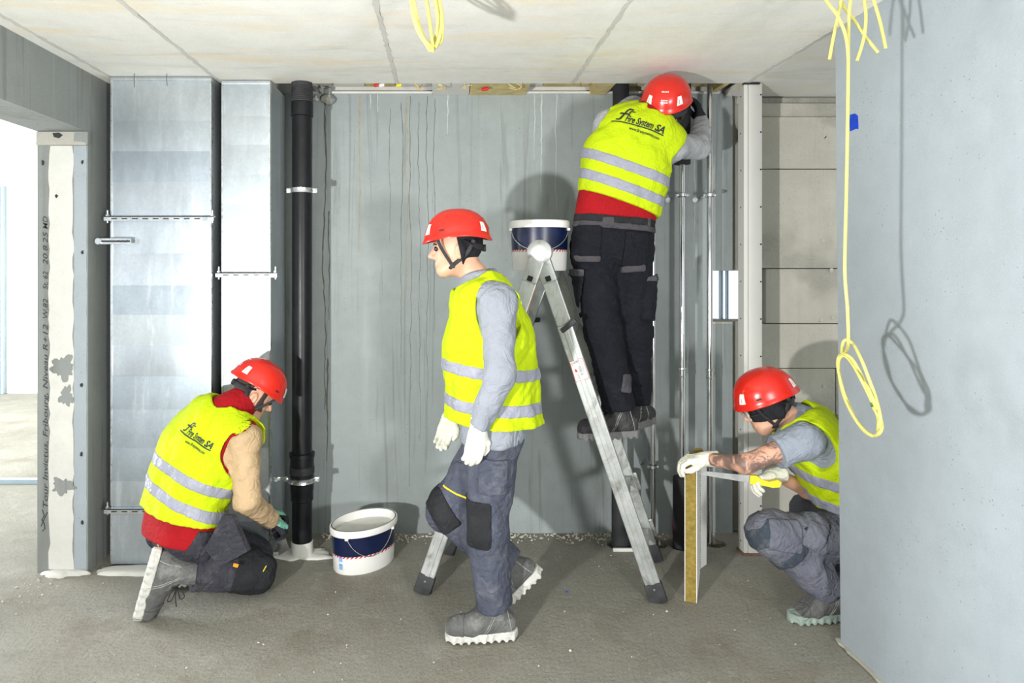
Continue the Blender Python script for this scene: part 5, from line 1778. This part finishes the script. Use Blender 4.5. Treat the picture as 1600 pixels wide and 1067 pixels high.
k.boot('L', (-1, -.12, 0), (0, 0, 1), lace_bow=False)
k.boot('R', (-.72, 0, -.70), (-.7, 0, .72))
k.glove('L', (-.18, 0, -1), (-.2, 1, 0), M_glw, .35, .3, cuff=.04)
k.glove('R', (-.3, 0, -1), (-.2, -1, 0), M_glw, .35, .3)
k.patch('knee_pad', PX(748, 818, 2.86), frame((1, 0, 0), (0, 1, 0)), (.05, .2, .10), M_pad, .007)
k.patch('thigh_pocket', PX(770, 742, 2.84), Rx(.05), (.06, .08, .075), M_trw, .016)
k.patch('knee_pad', PX(690, 800, 3.0), Rx(-.6), (.05, .2, .085), M_pad, .007)
k.patch('yellow_piping', PX(712, 768, 3.0), Rx(.36), (.06, .2, .004), M_yellowp, .004, .001, .004)

# ================================================================== squatting worker at the boards
J = dict(pelvis=PX(1338, 832, 3.22), waist=PX(1325, 768, 3.22), chest=PX(1296, 712, 3.22), neck=PX(1240, 655, 3.22), head=PX(1199, 633, 3.21),
         pr=(0, 1, 0), cr=(-.05, 1, 0), head_up=(-.34, -.05, .94), head_fwd=(-.86, .06, -.42),
         shL=PX(1253, 690, 3.045), shR=PX(1262, 690, 3.38), elL=PX(1165, 725, 3.03), wrL=PX(1107, 717, 3.20), elR=PX(1262, 765, 3.40), wrR=PX(1212, 742, 3.27),
         hipL=PX(1332, 842, 3.13), hipR=PX(1335, 838, 3.32), knL=PX(1203, 832, 3.10), ankL=PX(1303, 925, 3.10), knR=PX(1268, 800, 3.46), ankR=PX(1330, 873, 3.45))
k = Worker('worker in grey T-shirt squatting and sawing a board beside the right wall', J, 4)
k.body(.0075, tattoo_fn=lambda c: (c[:, 0] < 1.60) & (c[:, 1] < 3.27) & (c[:, 2] > .6) & (c[:, 2] < .86) & ~((c[:, 2] > .80) & (c[:, 0] < 1.6) & (c[:, 1] > 3.10)))
k.cap('balaclava', M_beanie, .009, lambda q: np.maximum(np.maximum(q[:, 1] - .095, -.045 + .0 * q[:, 0] - q[:, 2] - np.clip((-.02 - q[:, 1]) * 1.2, 0, .06)), -.1 + 0 * q[:, 0]))
k.helmet(True)
up = k.up_p
k.trousers(M_trg, J['waist'] - up * .03, loose=.016)
k.shirt(M_tee, J['waist'] - up * .06, long=False, e=.016)
tl = nrm(V(-.30, 0, .95))
k.vest(PX(1285, 800, 3.15), [(PX(1275, 752, 3.1), nrm(V(.13, 0, .99))), (PX(1280, 792, 3.1), nrm(V(.10, 0, .99)))], hem_n=nrm(V(-.25, 0, .97)), e=.034, inset=.05)
k.back_text(V(1.765, 3.10, .80), (0, 1, 0), (-.7, 0, .7), (.7, -.25, .7), .22)
k.boot('L', (-1, -.1, -.02), (0, 0, 1), M_boot, M_soleg)
k.boot('R', (-1, .1, -.02), (0, 0, 1), M_boot, M_soleg)
k.glove('L', (-.92, .15, -.05), (-.12, .1, -1), M_glw, .62, .5, cuff=.045)
k.glove('R', (-.95, -.1, -.15), (.0, -.35, -.9), M_glw, .75, .6, cuff=.045)
k.patch('knee_pad', PX(1186, 842, 3.05), Rx(.7), (.035, .2, .10), M_padt, .006)
k.patch('shin_panel', PX(1215, 890, 3.05), Rx(.78), (.024, .2, .16), M_padt, .005)
k.patch('thigh_pocket', PX(1225, 836, 3.03), Rx(.10), (.075, .08, .065), M_trg, .010)
k.patch('tool_pocket', PX(1275, 832, 3.03), Rx(.55), (.045, .08, .075), M_trg, .012)
for i_, (x_, y_, m_) in enumerate(((1260, 826, M_blackp), (1262.5, 829.5, M_redp), (1264.5, 833, M_redp), (1266, 836.5, M_blackp), (1268, 840, M_blackp), (1270, 843.5, M_blackp))):
    c_ = PX(x_, y_, 3.0)
    hit = BVHTree.FromPolygons([Vector(V(*v.co) + wloc(k.tro)) for v in k.tro.data.vertices], [tuple(p.vertices) for p in k.tro.data.polygons]).ray_cast(Vector(c_ - V(0, .3, 0)), Vector((0, 1, 0)), 1.0) if i_ == 0 else hit
    y0_ = (hit[0].y if hit[0] is not None else 3.0) - .016
    MB().obox(V(c_[0] * y0_ / 3.0, y0_, CAMZ - (y_ - CY) * y0_ / F), V(.5, 0, -.87), V(0, 1, 0), V(.87, 0, .5), .0042, .003, .007).build('print_mark', m_, k.tro)
# back print partly visible on the shoulder of the vest
cpos = J['head'] + k.hf * .10 - k.hr * .035 - k.hu * .005
gl = thing('safety_glasses', J['head'] + k.hf * .1, "clear safety glasses on the squatting worker's face", 'glasses')
for q in (-1, 1):
    c = J['head'] + k.hf * .112 + k.hr * q * .032 - k.hu * .004
    MB().lathe(c, [(.024, -.002), (.025, .0), (.022, .003)], 20, k.hf, 1.0, .8).build('lens', M_lens, gl, True)
    MB().tube([c + k.hr * q * .024, J['head'] + k.hr * q * .082 - k.hf * .0], .003, 6).build('temple', M_liner, gl, True)
MB().tube([J['head'] + k.hf * .114 - k.hr * .01, J['head'] + k.hf * .114 + k.hr * .01], .003, 6).build('bridge', M_liner, gl, True)

# hand saw
hA = PX(1200, 751, 3.215); tip = PX(1091, 739, 3.30)
sw = thing('hand_saw', hA, 'hand saw with yellow handle cutting into the thick board', 'saw')
ds = nrm(tip - hA)
b0 = hA + ds * .075
vn = nrm(V(0, 0, 1) - ds * ds[2])
th = np.cross(ds, vn) * .0012
MB().prism([b0 + vn * .014, tip + vn * .012, tip - vn * .006, b0 - vn * .020], th).build('blade', M_saw, sw)
gr = [(0.078, .018), (.05, .020), (.03, .006), (-.005, -.002), (-.04, .012), (-.058, .0), (-.05, -.022), (-.02, -.028), (.03, -.022), (.06, -.020), (.08, -.022)]
MB().prism([hA + ds * x + vn * y - np.cross(ds, vn) * .010 for x, y in gr], np.cross(ds, vn) * .022).build('handle', M_yellowp, sw)
